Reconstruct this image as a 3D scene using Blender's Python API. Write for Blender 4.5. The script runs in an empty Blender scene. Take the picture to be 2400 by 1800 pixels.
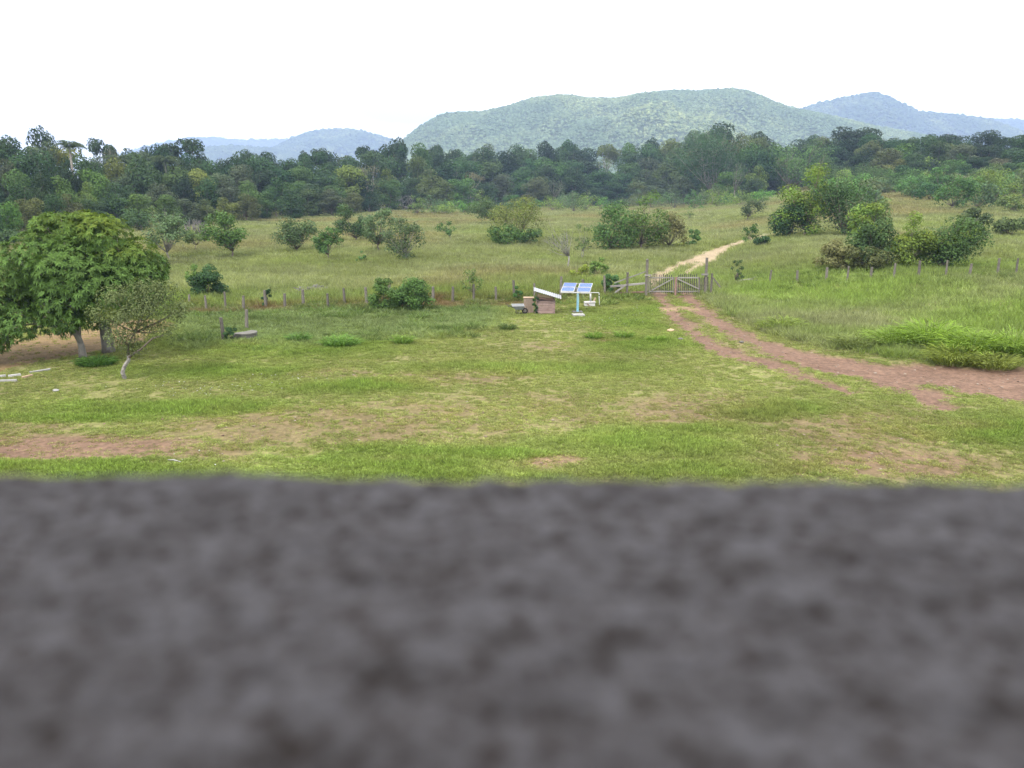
import bpy, math, random
import numpy as np
from mathutils import Vector, Matrix

R = math.radians
SC = bpy.context.scene
COL = SC.collection
rng = np.random.default_rng(7)
random.seed(7)

# ------------------------------------------------------------------ camera, sky, sun, exposure
H = 7.0                       # the phone is held at the upper-floor parapet
F = 1884.0                    # focal length measured on the 2400 px wide photograph
PITCH = math.atan(460.0 / F)
cam_d = bpy.data.cameras.new('camera')
cam = bpy.data.objects.new('camera', cam_d)
COL.objects.link(cam)
cam.location = (0, 0, H)
cam.rotation_euler = (math.pi / 2 - PITCH, 0, 0)
cam_d.sensor_width = 36.0
cam_d.lens = 36.0 * F / 2400.0
cam_d.clip_start = 0.01
cam_d.clip_end = 30000.0
cam_d.dof.use_dof = True
cam_d.dof.focus_distance = 70.0
cam_d.dof.aperture_fstop = 8.2
SC.camera = cam

SUN_EL, SUN_AZ = 52.0, 205.0   # azimuth clockwise from +Y: behind the camera, a little to the left
world = bpy.data.worlds.new('World')
SC.world = world
world.use_nodes = True
wt = world.node_tree
wt.nodes.clear()
def wn(t, **kw):
    n = wt.nodes.new(t)
    for k, v in kw.items():
        setattr(n, k, v)
    return n
w_out = wn('ShaderNodeOutputWorld')
sky = wn('ShaderNodeTexSky', sky_type='NISHITA', sun_disc=False)
sky.sun_elevation = R(SUN_EL)
sky.sun_rotation = R(SUN_AZ)
sky.air_density = 1.0
sky.dust_density = 1.5
bg_sky = wn('ShaderNodeBackground')
bg_sky.inputs['Strength'].default_value = 0.12
wt.links.new(sky.outputs['Color'], bg_sky.inputs['Color'])
bg_cl = wn('ShaderNodeBackground')           # the white cloud deck, brighter overhead
bg_cl.inputs['Strength'].default_value = 1.0
tc = wn('ShaderNodeTexCoord')
sepv = wn('ShaderNodeSeparateXYZ')
wt.links.new(tc.outputs['Generated'], sepv.inputs['Vector'])
ramp = wn('ShaderNodeValToRGB')
ramp.color_ramp.elements[0].position = 0.0
ramp.color_ramp.elements[0].color = (0.92, 0.92, 0.92, 1)
ramp.color_ramp.elements[1].position = 1.0
ramp.color_ramp.elements[1].color = (0.96, 0.96, 0.96, 1)
wt.links.new(sepv.outputs['Z'], ramp.inputs['Fac'])
cn = wn('ShaderNodeTexNoise')
cn.inputs['Scale'].default_value = 3.2
cn.inputs['Detail'].default_value = 5.0
cmap = wn('ShaderNodeMapping')
cmap.inputs['Scale'].default_value = (1, 1, 3.5)
cmap.inputs['Location'].default_value = (0.4, 0.2, 0.1)
wt.links.new(tc.outputs['Generated'], cmap.inputs['Vector'])
wt.links.new(cmap.outputs['Vector'], cn.inputs['Vector'])
cr = wn('ShaderNodeValToRGB')                # how closed the deck is
cr.color_ramp.elements[0].position = 0.30
cr.color_ramp.elements[0].color = (0.72, 0.72, 0.72, 1)
cr.color_ramp.elements[1].position = 0.50
cr.color_ramp.elements[1].color = (1, 1, 1, 1)
wt.links.new(cn.outputs['Fac'], cr.inputs['Fac'])
wt.links.new(ramp.outputs['Color'], bg_cl.inputs['Color'])
mx = wn('ShaderNodeMixShader')
_a, _b = (925 - 1200) / F, (900 - 262) / F
_g = Vector((_a, math.cos(PITCH) + _b * math.sin(PITCH), -math.sin(PITCH) + _b * math.cos(PITCH))).normalized()
gm = wn('ShaderNodeMapping', vector_type='POINT')
gm.inputs['Scale'].default_value = (9.0, 9.0, 42.0)
gm.inputs['Location'].default_value = (-_g.x * 9.0, -_g.y * 9.0, -_g.z * 42.0)
gn = wn('ShaderNodeTexNoise'); gn.inputs['Scale'].default_value = 9.0; gn.inputs['Detail'].default_value = 4.0
gl = wn('ShaderNodeVectorMath', operation='LENGTH')
gadd = wn('ShaderNodeMath', operation='ADD')
wt.links.new(tc.outputs['Generated'], gm.inputs['Vector']); wt.links.new(tc.outputs['Generated'], gn.inputs['Vector'])
wt.links.new(gm.outputs[0], gl.inputs[0]); wt.links.new(gl.outputs['Value'], gadd.inputs[0]); wt.links.new(gn.outputs['Fac'], gadd.inputs[1])
gr = wn('ShaderNodeValToRGB')
gr.color_ramp.elements[0].position = 0.62; gr.color_ramp.elements[0].color = (0.08, 0.08, 0.08, 1)
gr.color_ramp.elements[1].position = 1.0; gr.color_ramp.elements[1].color = (1, 1, 1, 1)
gd = wn('ShaderNodeMath', operation='MULTIPLY'); gd.inputs[1].default_value = 0.667
wt.links.new(gadd.outputs[0], gd.inputs[0]); wt.links.new(gd.outputs[0], gr.inputs['Fac'])
gx = wn('ShaderNodeMath', operation='MULTIPLY')
wt.links.new(cr.outputs['Color'], gx.inputs[0]); wt.links.new(gr.outputs['Color'], gx.inputs[1])
wt.links.new(gx.outputs[0], mx.inputs['Fac'])
wt.links.new(bg_sky.outputs[0], mx.inputs[1])
wt.links.new(bg_cl.outputs[0], mx.inputs[2])
wt.links.new(mx.outputs[0], w_out.inputs['Surface'])

sun_d = bpy.data.lights.new('sun', 'SUN')
sun_d.energy = 1.5
sun_d.angle = R(10)
sun_d.color = (1.0, 0.95, 0.86)
sun = bpy.data.objects.new('sun', sun_d)
COL.objects.link(sun)
sd = Vector((math.sin(R(SUN_AZ)) * math.cos(R(SUN_EL)), math.cos(R(SUN_AZ)) * math.cos(R(SUN_EL)), math.sin(R(SUN_EL))))
sun.rotation_euler = (-sd).to_track_quat('-Z', 'Y').to_euler()

SC.view_settings.view_transform = 'Standard'
SC.view_settings.look = 'None'
SC.view_settings.gamma = 1.0
SC.view_settings.use_curve_mapping = False
SC.view_settings.exposure = 1.65
SC.render.engine = 'CYCLES'
cy = SC.cycles
cy.max_bounces = 5
cy.diffuse_bounces = 3
cy.glossy_bounces = 2
cy.transmission_bounces = 3
cy.volume_bounces = 0
cy.transparent_max_bounces = 4
cy.use_denoising = True
cy.caustics_reflective = False
cy.caustics_refractive = False

# ------------------------------------------------------------------ measuring the photograph
SP, CP = math.sin(PITCH), math.cos(PITCH)
def ray(px, py):
    a = (px - 1200.0) / F
    b = (900.0 - py) / F
    return np.array([a, CP + b * SP, -SP + b * CP])
def project(x, y, z):
    zz = z - H
    d = np.maximum(y * CP - zz * SP, 0.05)
    return 1200 + F * x / d, 900 - F * (y * SP + zz * CP) / d
def at(px, py, Y):                       # the point that stands at depth Y
    r = ray(px, py)
    t = Y / r[1]
    return Vector((r[0] * t, Y, H + r[2] * t))

def ss(a, b, x):
    t = np.clip((x - a) / (b - a), 0, 1)
    return t * t * (3 - 2 * t)
def hash2(ix, iy, s):
    n = (ix.astype(np.int64) * 374761393 + iy.astype(np.int64) * 668265263 + s * 982451653) & 0xffffffff
    n = ((n ^ (n >> 13)) * 1274126177) & 0xffffffff
    return ((n ^ (n >> 16)) & 0xffffff) / float(0xffffff)
def vnoise(x, y, s=0):
    x = np.asarray(x, float); y = np.asarray(y, float)
    ix = np.floor(x); iy = np.floor(y)
    fx = x - ix; fy = y - iy
    fx = fx * fx * (3 - 2 * fx); fy = fy * fy * (3 - 2 * fy)
    a = hash2(ix, iy, s); b = hash2(ix + 1, iy, s); c = hash2(ix, iy + 1, s); d = hash2(ix + 1, iy + 1, s)
    return (a * (1 - fx) + b * fx) * (1 - fy) + (c * (1 - fx) + d * fx) * fy
def fbm(x, y, s=0, o=4):
    v = 0; a = 0.5
    for k in range(o):
        v = v + a * vnoise(x * 2 ** k, y * 2 ** k, s + 17 * k)
        a *= 0.5
    return v / (1 - 0.5 ** o)

def terrain(x, y):
    x = np.asarray(x, float); y = np.asarray(y, float)
    yy = np.maximum(y, 1.0)
    q = x / yy
    d = (x - 13) * 0.886 + (y - 53) * 0.464
    h = 1.45 * ss(0, 13, d) * ss(0.21, 0.40, q) * ss(8, 20, y)
    h = h + 12.0 * ss(70, 340, y) * ss(0.14, 0.58, q)
    r = np.hypot(x, y)
    h = h + 0.55 * (fbm(x / 24, y / 24, 3, 3) - 0.5) * ss(14, 50, r) + 0.16 * (fbm(x / 5, y / 5, 9, 2) - 0.5) * ss(8, 16, r)
    return h
def ground(px, py, tmax=900.0):
    r = ray(px, py)
    t = 4.0
    while t < tmax:
        p = r * t
        if H + p[2] <= float(terrain(p[0], p[1])):
            lo, hi = t / 1.02 - 0.3, t
            for _ in range(24):
                m = 0.5 * (lo + hi)
                q = r * m
                if H + q[2] <= float(terrain(q[0], q[1])): hi = m
                else: lo = m
            q = r * hi
            return Vector((q[0], q[1], H + q[2]))
        t = t * 1.02 + 0.2
    q = r * tmax
    return Vector((q[0], q[1], float(terrain(q[0], q[1]))))
def ppm(p):                               # photograph pixels per metre at a point
    return F / (p.y * CP - (p.z - H) * SP)

# ------------------------------------------------------------------ object helpers
def tag(o, label=None, cat=None, group=None, kind=None):
    if label: o['label'] = label
    if cat: o['category'] = cat
    if group: o['group'] = group
    if kind: o['kind'] = kind
    return o
def empty(name, loc, label=None, cat=None, group=None, rz=0.0):
    o = bpy.data.objects.new(name, None)
    COL.objects.link(o)
    o.location = loc
    o.rotation_euler = (0, 0, rz)
    o.empty_display_size = 0.3
    return tag(o, label, cat, group)
def mesh_obj(name, me, mat, parent=None, link=True):
    if mat is not None:
        me.materials.clear(); me.materials.append(mat)
    o = bpy.data.objects.new(name, me)
    if link: COL.objects.link(o)
    if parent is not None: o.parent = parent
    return o
def quads_mesh(name, V, Q, attrs=None, smooth=False):
    V = np.ascontiguousarray(V, np.float32); Q = np.ascontiguousarray(Q, np.int32)
    k = Q.shape[1]
    me = bpy.data.meshes.new(name)
    me.vertices.add(len(V)); me.vertices.foreach_set('co', V.ravel())
    me.loops.add(Q.size); me.loops.foreach_set('vertex_index', Q.ravel())
    me.polygons.add(len(Q))
    me.polygons.foreach_set('loop_start', np.arange(0, Q.size, k, dtype=np.int32))
    me.polygons.foreach_set('use_smooth', np.full(len(Q), smooth, dtype=bool))
    for nm, arr in (attrs or {}).items():
        arr = np.asarray(arr, np.float32)
        if arr.ndim == 1:
            a = me.attributes.new(nm, 'FLOAT', 'POINT'); a.data.foreach_set('value', arr)
        else:
            a = me.attributes.new(nm, 'FLOAT_COLOR', 'POINT'); a.data.foreach_set('color', arr.ravel())
    me.update(calc_edges=True)
    return me

FACE = 'face'
class MB:
    """collects simple solids into one mesh"""
    def __init__(s): s.v = []; s.f = []; s.sm = []
    def box(s, c, size, rot=None, taper=1.0, jit=0.0):
        M = (rot.to_matrix() if hasattr(rot, 'to_matrix') else rot) if rot is not None else Matrix.Identity(3)
        b = len(s.v); hx, hy, hz = size[0] / 2, size[1] / 2, size[2] / 2
        for z in (-1, 1):
            k = taper if z > 0 else 1.0
            for (x, y) in ((-1, -1), (1, -1), (1, 1), (-1, 1)):
                p = Vector((x * hx * k, y * hy * k, z * hz))
                if jit: p += Vector((random.uniform(-jit, jit), random.uniform(-jit, jit), random.uniform(-jit, jit)))
                s.v.append(Vector(c) + M @ p)
        for q in ((0, 3, 2, 1), (4, 5, 6, 7), (0, 1, 5, 4), (1, 2, 6, 5), (2, 3, 7, 6), (3, 0, 4, 7)):
            s.f.append(tuple(b + i for i in q)); s.sm.append(False)
        return s
    def bar(s, a, b, w, d, up=(0, 0, 1), jit=0.0):     # square-section beam from a to b
        if up == FACE: up = (0, 1, 0); w, d = d, w           # w is seen from the front, d is the depth
        a = Vector(a); b = Vector(b); z = (b - a); L = z.length; z.normalize()
        u = Vector(up)
        if abs(u.dot(z)) > 0.95: u = Vector((0, 1, 0))
        x = u.cross(z).normalized(); y = z.cross(x)
        M = Matrix((x, y, z)).transposed()
        return s.box((a + b) / 2, (d, w, L), M, jit=jit)
    def tube(s, pts, radii, n=8, cap=True, smooth=True):
        b0 = len(s.v); m = len(pts)
        pts = [Vector(p) for p in pts]
        if not hasattr(radii, '__len__'): radii = [radii] * m
        prev = None
        for i, p in enumerate(pts):
            t = (pts[min(i + 1, m - 1)] - pts[max(i - 1, 0)]).normalized()
            if prev is None:
                u = Vector((1, 0, 0)) if abs(t.x) < 0.9 else Vector((0, 1, 0))
            else: u = prev
            x = (u - t * u.dot(t)).normalized(); prev = x; y = t.cross(x)
            for k in range(n):
                a = 2 * math.pi * k / n
                s.v.append(p + (x * math.cos(a) + y * math.sin(a)) * radii[i])
        for i in range(m - 1):
            for k in range(n):
                s.f.append((b0 + i * n + k, b0 + i * n + (k + 1) % n, b0 + (i + 1) * n + (k + 1) % n, b0 + (i + 1) * n + k)); s.sm.append(smooth)
        if cap:
            s.f.append(tuple(b0 + k for k in range(n))[::-1]); s.sm.append(False)
            s.f.append(tuple(b0 + (m - 1) * n + k for k in range(n))); s.sm.append(False)
        return s
    def build(s, name, mat, parent=None, origin=None):
        me = bpy.data.meshes.new(name)
        o0 = Vector(origin) if origin is not None else Vector((0, 0, 0))
        me.from_pydata([tuple(v - o0) for v in s.v], [], s.f)
        me.polygons.foreach_set('use_smooth', s.sm)
        me.update()
        o = mesh_obj(name, me, mat, parent)
        o.location = o0
        return o

# ------------------------------------------------------------------ materials
def new_mat(name):
    m = bpy.data.materials.new(name); m.use_nodes = True
    nt = m.node_tree; nt.nodes.clear()
    out = nt.nodes.new('ShaderNodeOutputMaterial')
    return m, nt, out
def N(nt, t, **kw):
    n = nt.nodes.new(t)
    for k, v in kw.items(): setattr(n, k, v)
    return n
def noise_node(nt, scale, detail=4, rough=0.6, vec=None):
    n = N(nt, 'ShaderNodeTexNoise')
    n.inputs['Scale'].default_value = scale; n.inputs['Detail'].default_value = detail; n.inputs['Roughness'].default_value = rough
    if vec is not None: nt.links.new(vec, n.inputs['Vector'])
    return n
def ramp_node(nt, fac, stops):
    r = N(nt, 'ShaderNodeValToRGB')
    e = r.color_ramp.elements
    while len(e) < len(stops): e.new(0.5)
    for i, (p, c) in enumerate(stops):
        e[i].position = p; e[i].color = (*c, 1) if len(c) == 3 else c
    nt.links.new(fac, r.inputs['Fac'])
    return r
def mixc(nt, fac, a, b, mode='MIX'):
    m = N(nt, 'ShaderNodeMix', data_type='RGBA', blend_type=mode)
    for sock, v in ((m.inputs[0], fac), (m.inputs[6], a), (m.inputs[7], b)):
        if isinstance(v, (int, float)): sock.default_value = v
        elif isinstance(v, tuple): sock.default_value = (*v, 1) if len(v) == 3 else v
        else: nt.links.new(v, sock)
    return m.outputs[2]

def solid_mat(name, c1, c2, scale=3.0, rough=0.8, bump=0.3, stretch=None, dirt=None, spec=0.3, metal=0.0):
    m, nt, out = new_mat(name)
    tcn = N(nt, 'ShaderNodeTexCoord'); vec = tcn.outputs['Object']
    if stretch:
        mp = N(nt, 'ShaderNodeMapping'); mp.inputs['Scale'].default_value = stretch
        nt.links.new(vec, mp.inputs['Vector']); vec = mp.outputs['Vector']
    n1 = noise_node(nt, scale, 6, 0.65, vec)
    r = ramp_node(nt, n1.outputs['Fac'], [(0.3, c1), (0.7, c2)])
    colr = r.outputs['Color']
    if dirt:
        n2 = noise_node(nt, scale * 0.45, 5, 0.7, tcn.outputs['Object'])
        r2 = ramp_node(nt, n2.outputs['Fac'], [(0.5, (0, 0, 0)), (0.68, (1, 1, 1))])
        colr = mixc(nt, r2.outputs['Color'], colr, dirt)
    oi = N(nt, 'ShaderNodeObjectInfo')
    hv = N(nt, 'ShaderNodeHueSaturation')
    mr = N(nt, 'ShaderNodeMapRange'); mr.inputs['To Min'].default_value = 0.78; mr.inputs['To Max'].default_value = 1.2
    nt.links.new(oi.outputs['Random'], mr.inputs['Value']); nt.links.new(mr.outputs[0], hv.inputs['Value'])
    nt.links.new(colr, hv.inputs['Color'])
    b = N(nt, 'ShaderNodeBsdfPrincipled')
    b.inputs['Roughness'].default_value = rough
    b.inputs['Specular IOR Level'].default_value = spec
    b.inputs['Metallic'].default_value = metal
    nt.links.new(hv.outputs['Color'], b.inputs['Base Color'])
    bp = N(nt, 'ShaderNodeBump'); bp.inputs['Strength'].default_value = bump; bp.inputs['Distance'].default_value = 0.02
    nt.links.new(n1.outputs['Fac'], bp.inputs['Height']); nt.links.new(bp.outputs[0], b.inputs['Normal'])
    nt.links.new(b.outputs[0], out.inputs['Surface'])
    return m

def leaf_mat(name, instancer=False, trans=0.3, rough=0.55, spread=0.55, spec=0.25):
    """leaf colour = colour of the plant (object or instance) varied leaf by leaf"""
    m, nt, out = new_mat(name)
    if instancer:
        a = N(nt, 'ShaderNodeAttribute', attribute_type='INSTANCER', attribute_name='tint'); base = a.outputs['Color']
    else:
        a = N(nt, 'ShaderNodeObjectInfo'); base = a.outputs['Color']
    v = N(nt, 'ShaderNodeAttribute', attribute_type='GEOMETRY', attribute_name='var')
    mr = N(nt, 'ShaderNodeMapRange'); mr.inputs['To Min'].default_value = 1 - spread; mr.inputs['To Max'].default_value = 1 + spread
    nt.links.new(v.outputs['Fac'], mr.inputs['Value'])
    cmb = N(nt, 'ShaderNodeCombineColor')
    for i in range(3): nt.links.new(mr.outputs[0], cmb.inputs[i])
    c = mixc(nt, 1.0, base, cmb.outputs[0], 'MULTIPLY')
    f = N(nt, 'ShaderNodeAttribute', attribute_type='GEOMETRY', attribute_name='flush')   # fresh yellow-green leaves
    c = mixc(nt, f.outputs['Fac'], c, (0.155, 0.19, 0.022))
    b = N(nt, 'ShaderNodeBsdfPrincipled')
    b.inputs['Roughness'].default_value = rough; b.inputs['Specular IOR Level'].default_value = spec
    nt.links.new(c, b.inputs['Base Color'])
    t = N(nt, 'ShaderNodeBsdfTranslucent')
    tcx = mixc(nt, 1.0, c, (1.25, 1.3, 0.55), 'MULTIPLY')
    nt.links.new(tcx, t.inputs['Color'])
    ms = N(nt, 'ShaderNodeMixShader'); ms.inputs['Fac'].default_value = trans
    nt.links.new(b.outputs[0], ms.inputs[1]); nt.links.new(t.outputs[0], ms.inputs[2])
    nt.links.new(ms.outputs[0], out.inputs['Surface'])
    return m

M_LEAF = leaf_mat('leaves', trans=0.22, spec=0.1, rough=0.65)
M_GRASS = leaf_mat('grass_blades', True, 0.35, 0.7, 0.4, 0.08)
M_FAR = leaf_mat('far_crowns', True, 0.0, 0.9, 0.32, 0.0)
M_BARK = solid_mat('bark', (0.10, 0.075, 0.055), (0.21, 0.175, 0.145), 4, 0.9, 0.6, (3, 3, 0.8))
M_BARK_PALE = solid_mat('pale_bark', (0.17, 0.152, 0.128), (0.29, 0.27, 0.235), 5, 0.9, 0.5, (2, 2, 0.8), dirt=(0.13, 0.11, 0.09))
M_BARK_SPOT = solid_mat('lichen_bark', (0.06, 0.05, 0.045), (0.46, 0.43, 0.39), 9, 0.9, 0.5)
M_DEAD = solid_mat('dead_wood', (0.13, 0.12, 0.11), (0.24, 0.225, 0.21), 4, 0.9, 0.4, (2, 2, 1))
M_WOOD = solid_mat('weathered_wood', (0.075, 0.066, 0.055), (0.185, 0.168, 0.14), 6, 0.9, 0.5, (6, 6, 0.9), dirt=(0.08, 0.07, 0.055))
M_WOOD_H = solid_mat('weathered_rail', (0.13, 0.12, 0.108), (0.28, 0.265, 0.24), 6, 0.9, 0.5, (0.9, 6, 6))
M_PICKET = solid_mat('dark_picket', (0.035, 0.03, 0.027), (0.09, 0.08, 0.072), 6, 0.9, 0.4, (6, 6, 0.9))
M_PLANK = solid_mat('reddish_plank', (0.16, 0.10, 0.085), (0.30, 0.225, 0.20), 4, 0.85, 0.5, (0.7, 6, 7), dirt=(0.12, 0.085, 0.075))
M_PLANK_TAN = solid_mat('tan_plank', (0.32, 0.22, 0.14), (0.44, 0.33, 0.22), 4, 0.8, 0.3, (0.8, 6, 7))
M_BOARD = solid_mat('brown_board', (0.14, 0.10, 0.075), (0.26, 0.205, 0.16), 5, 0.9, 0.4, (7, 7, 0.8))
M_WHITE = solid_mat('white_paint', (0.34, 0.34, 0.325), (0.43, 0.43, 0.42), 3, 0.5, 0.1, dirt=(0.30, 0.28, 0.25))
M_ROOFS = solid_mat('white_sheet', (0.26, 0.27, 0.29), (0.35, 0.355, 0.37), 2, 0.5, 0.1, dirt=(0.26, 0.25, 0.235))
M_BLUEP = solid_mat('faded_blue_paint', (0.14, 0.32, 0.42), (0.24, 0.42, 0.50), 5, 0.6, 0.2, dirt=(0.38, 0.43, 0.45))
M_CONC = solid_mat('old_concrete', (0.085, 0.08, 0.068), (0.15, 0.142, 0.125), 5, 0.9, 0.5, dirt=(0.10, 0.095, 0.08))
M_WCONC = solid_mat('white_concrete', (0.26, 0.25, 0.235), (0.37, 0.36, 0.345), 6, 0.9, 0.5)
M_STEEL = solid_mat('grey_steel', (0.16, 0.17, 0.175), (0.24, 0.25, 0.255), 5, 0.55, 0.15, dirt=(0.20, 0.17, 0.14))
M_IRON = solid_mat('dark_iron', (0.03, 0.03, 0.03), (0.07, 0.065, 0.06), 8, 0.7, 0.2)
M_RUBBER = solid_mat('rubber', (0.015, 0.015, 0.015), (0.03, 0.03, 0.03), 8, 0.8, 0.2)
M_RED = solid_mat('red_brown_wood', (0.15, 0.085, 0.065), (0.25, 0.16, 0.135), 5, 0.9, 0.4, (5, 5, 1))
def panel_mat():
    m, nt, out = new_mat('solar_cells')
    b = N(nt, 'ShaderNodeBsdfPrincipled')
    n = noise_node(nt, 9, 3)
    r = ramp_node(nt, n.outputs['Fac'], [(0.35, (0.035, 0.085, 0.27)), (0.65, (0.055, 0.12, 0.34))])
    nt.links.new(r.outputs['Color'], b.inputs['Base Color'])
    b.inputs['Roughness'].default_value = 0.4; b.inputs['Specular IOR Level'].default_value = 0.3
    b.inputs['Coat Weight'].default_value = 0.12
    b.inputs['Coat Roughness'].default_value = 0.12
    nt.links.new(b.outputs[0], out.inputs['Surface'])
    return m
M_CELL = panel_mat()

# ------------------------------------------------------------------ ground
def wpts(pts): return [ground(a, b) for a, b in pts]
def seg_dist(x, y, pts):
    """distance to a polyline and the width interpolated along it; pts: (x, y, w)"""
    best = np.full(x.shape, 1e9); bw = np.ones(x.shape)
    for (x0, y0, w0), (x1, y1, w1) in zip(pts[:-1], pts[1:]):
        dx, dy = x1 - x0, y1 - y0
        t = np.clip(((x - x0) * dx + (y - y0) * dy) / (dx * dx + dy * dy + 1e-9), 0, 1)
        d = np.hypot(x - x0 - t * dx, y - y0 - t * dy)
        w = w0 + t * (w1 - w0)
        k = d - w < best - bw
        best = np.where(k, d, best); bw = np.where(k, w, bw)
    return best, bw
def line(pts): return [(*ground(a, b)[:2], w) for a, b, w in pts]
T_LEFT = line([(1530, 668, .42), (1545, 692, .42), (1581, 734, .5), (1610, 765, .5), (1653, 800, .55), (1720, 832, .6), (1850, 862, .7)])
T_RIGHT = line([(1585, 668, .42), (1614, 698, .42), (1671, 748, .55), (1762, 797, .75), (1852, 830, 1.1), (1990, 862, 1.6), (2150, 879, 1.9), (2420, 893, 2.3), (2700, 905, 2.4)])
T_BRANCH = line([(1800, 850, .4), (1900, 885, .4), (1990, 920, .15)])
T_BR2 = line([(2080, 890, .9), (2170, 925, .8), (2200, 952, .3)])
T_BR3 = line([(2300, 915, 1.0), (2450, 925, 1.3), (2700, 930, 1.4)])
T_UPPER = line([(1870, 828, .25), (2000, 850, .4), (2150, 866, .4), (2420, 876, .4), (2700, 890, .5)])
T_SAND = line([(1530, 668, .5), (1548, 648, .55), (1590, 626, .8), (1645, 603, 1.1), (1690, 585, 1.3), (1730, 571, 1.4), (1790, 553, 1.6), (1850, 545, 1.6)])
T_SAND2 = line([(1600, 652, .3), (1622, 632, .5), (1665, 608, .6), (1700, 590, .6)])
APRON = line([(1562, 724, .7), (1612, 722, .7)])
YARD = [(-400, 770), (-400, 900), (0, 885), (60, 868), (150, 838), (215, 822), (330, 800), (420, 765), (380, 745), (250, 752), (120, 790), (0, 808)]
def in_poly(u, v, poly):
    c = np.zeros(u.shape, bool); n = len(poly)
    for i in range(n):
        x0, y0 = poly[i]; x1, y1 = poly[(i + 1) % n]
        k = ((y0 > v) != (y1 > v)) & (u < (x1 - x0) * (v - y0) / (y1 - y0 + 1e-9) + x0)
        c ^= k
    return c
def blob(u, v, cx, cy, rx, ry): return 1 - ss(0.45, 1.15, np.sqrt(((u - cx) / rx) ** 2 + ((v - cy) / ry) ** 2))
FENCE_V = ([-600, 0, 440, 700, 1100, 1420, 1520, 1653, 1900, 2400, 3000], [745, 738, 722, 716, 706, 695, 690, 668, 658, 648, 640])
ROAD_R = ([1500, 1640, 1700, 1800, 1950, 2100, 2400, 3000], [660, 697, 738, 783, 822, 843, 863, 880])
LUSH = [(1100, 1055, 330, 18), (1420, 1030, 260, 26), (1600, 1000, 160, 18), (1520, 800, 60, 14), (350, 955, 380, 26), (160, 985, 260, 16), (200, 1110, 380, 26), (950, 1085, 220, 24), (1500, 1035, 280, 42), (1650, 1100, 330, 30),
        (1480, 730, 150, 34), (1500, 800, 150, 30), (2330, 1000, 240, 40), (1200, 860, 350, 20), (700, 815, 330, 22), (800, 900, 250, 18), (2330, 740, 200, 40), (1800, 690, 250, 25),
        (480, 860, 260, 22), (1250, 1115, 90, 16), (1000, 1110, 300, 20), (1800, 960, 160, 22)]
BARE = [(60, 1056, 340, 36, 1.0), (320, 1050, 260, 26, 0.95), (440, 1040, 120, 14, 0.7), (1255, 1074, 105, 20, 1.0), (760, 1000, 460, 64, 0.62), (1000, 975, 330, 55, 0.55), (1050, 885, 230, 26, 0.6),
        (2020, 1010, 330, 60, 0.65), (2080, 1085, 270, 44, 0.8), (1850, 1090, 160, 30, 0.6), (1880, 1040, 160, 40, 0.55), (1280, 806, 120, 11, 0.6), (1420, 797, 60, 9, 0.8), (760, 872, 160, 12, 0.45), (640, 812, 70, 9, 0.6),
        (80, 1010, 220, 20, 0.5), (560, 1060, 120, 30, 0.5), (600, 1000, 170, 22, 0.5), (1560, 765, 45, 12, 0.5), (1740, 815, 60, 16, 0.3), (1620, 960, 280, 50, 0.6), (1240, 960, 330, 50, 0.45)]
def fields(x, y, z):
    """what grows where: all in one place for the ground colour and for the grass"""
    u, v = project(x, y, z)
    wob = fbm(x / 1.1, y / 1.1, 21, 3) - 0.5
    wide = fbm(x / 6.5, y / 4.5, 23, 3) - 0.5
    road = np.zeros(x.shape); fine = vnoise(x / 0.28, y / 0.28, 27)
    for T in (T_LEFT, T_RIGHT, T_BRANCH, T_BR2, T_BR3, T_UPPER):
        d, w = seg_dist(x, y, T)
        road = np.maximum(road, 1 - ss(-0.38, 0.60, d - w + wob * 1.0 + (fine - 0.5) * 0.5))
    sand = np.zeros(x.shape)
    for T in (T_SAND, T_SAND2):
        d, w = seg_dist(x, y, T)
        sand = np.maximum(sand, 1 - ss(-0.1, 0.45, d - w + wob * 1.3))
    d, w = seg_dist(x, y, APRON)
    apron = 1 - ss(-0.2, 0.3, d - w + wob * 0.6)
    vf = np.interp(u, *FENCE_V)
    beyond = ss(-4, 4, vf - v + 6 * wob)                     # 1 behind the fence
    vr = np.interp(u, *ROAD_R)
    bank = ss(-3, 6, vr - v + 5 * wob) * (u > 1560) * (1 - beyond)
    wv = wob * 60 + wide * 190
    yard = in_poly(u + wv * 0.6, v + wv * 0.25, YARD).astype(float)
    weedy = (1 - beyond) * (1 - bank) * ss(300, 470, u) * (1 - ss(1120, 1230, u)) * (1 - ss(0, 28, v - np.interp(u, [300, 450, 700, 900, 1500], [800, 795, 792, 778, 742]) + wob * 40))
    bare = np.zeros(x.shape)
    for (cx, cy_, rx, ry, s) in BARE: bare = np.maximum(bare, s * blob(u + wv, v + wv * 0.15, cx, cy_, rx, ry))
    lush = np.zeros(x.shape)
    for (cx, cy_, rx, ry) in LUSH: lush = np.maximum(lush, 1 - ss(0.0, 1.5, np.sqrt(((u + wv - cx) / rx) ** 2 + ((v + wv * 0.22 - cy_) / ry) ** 2)))
    lush = np.clip(lush * (0.25 + 1.5 * fbm(x / 1.7, y / 1.7, 24, 3)), 0, 1)
    return dict(u=u, v=v, road=road, sand=sand, apron=apron, beyond=beyond, bank=bank, yard=yard, weedy=weedy, bare=bare, lush=lush)

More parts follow.
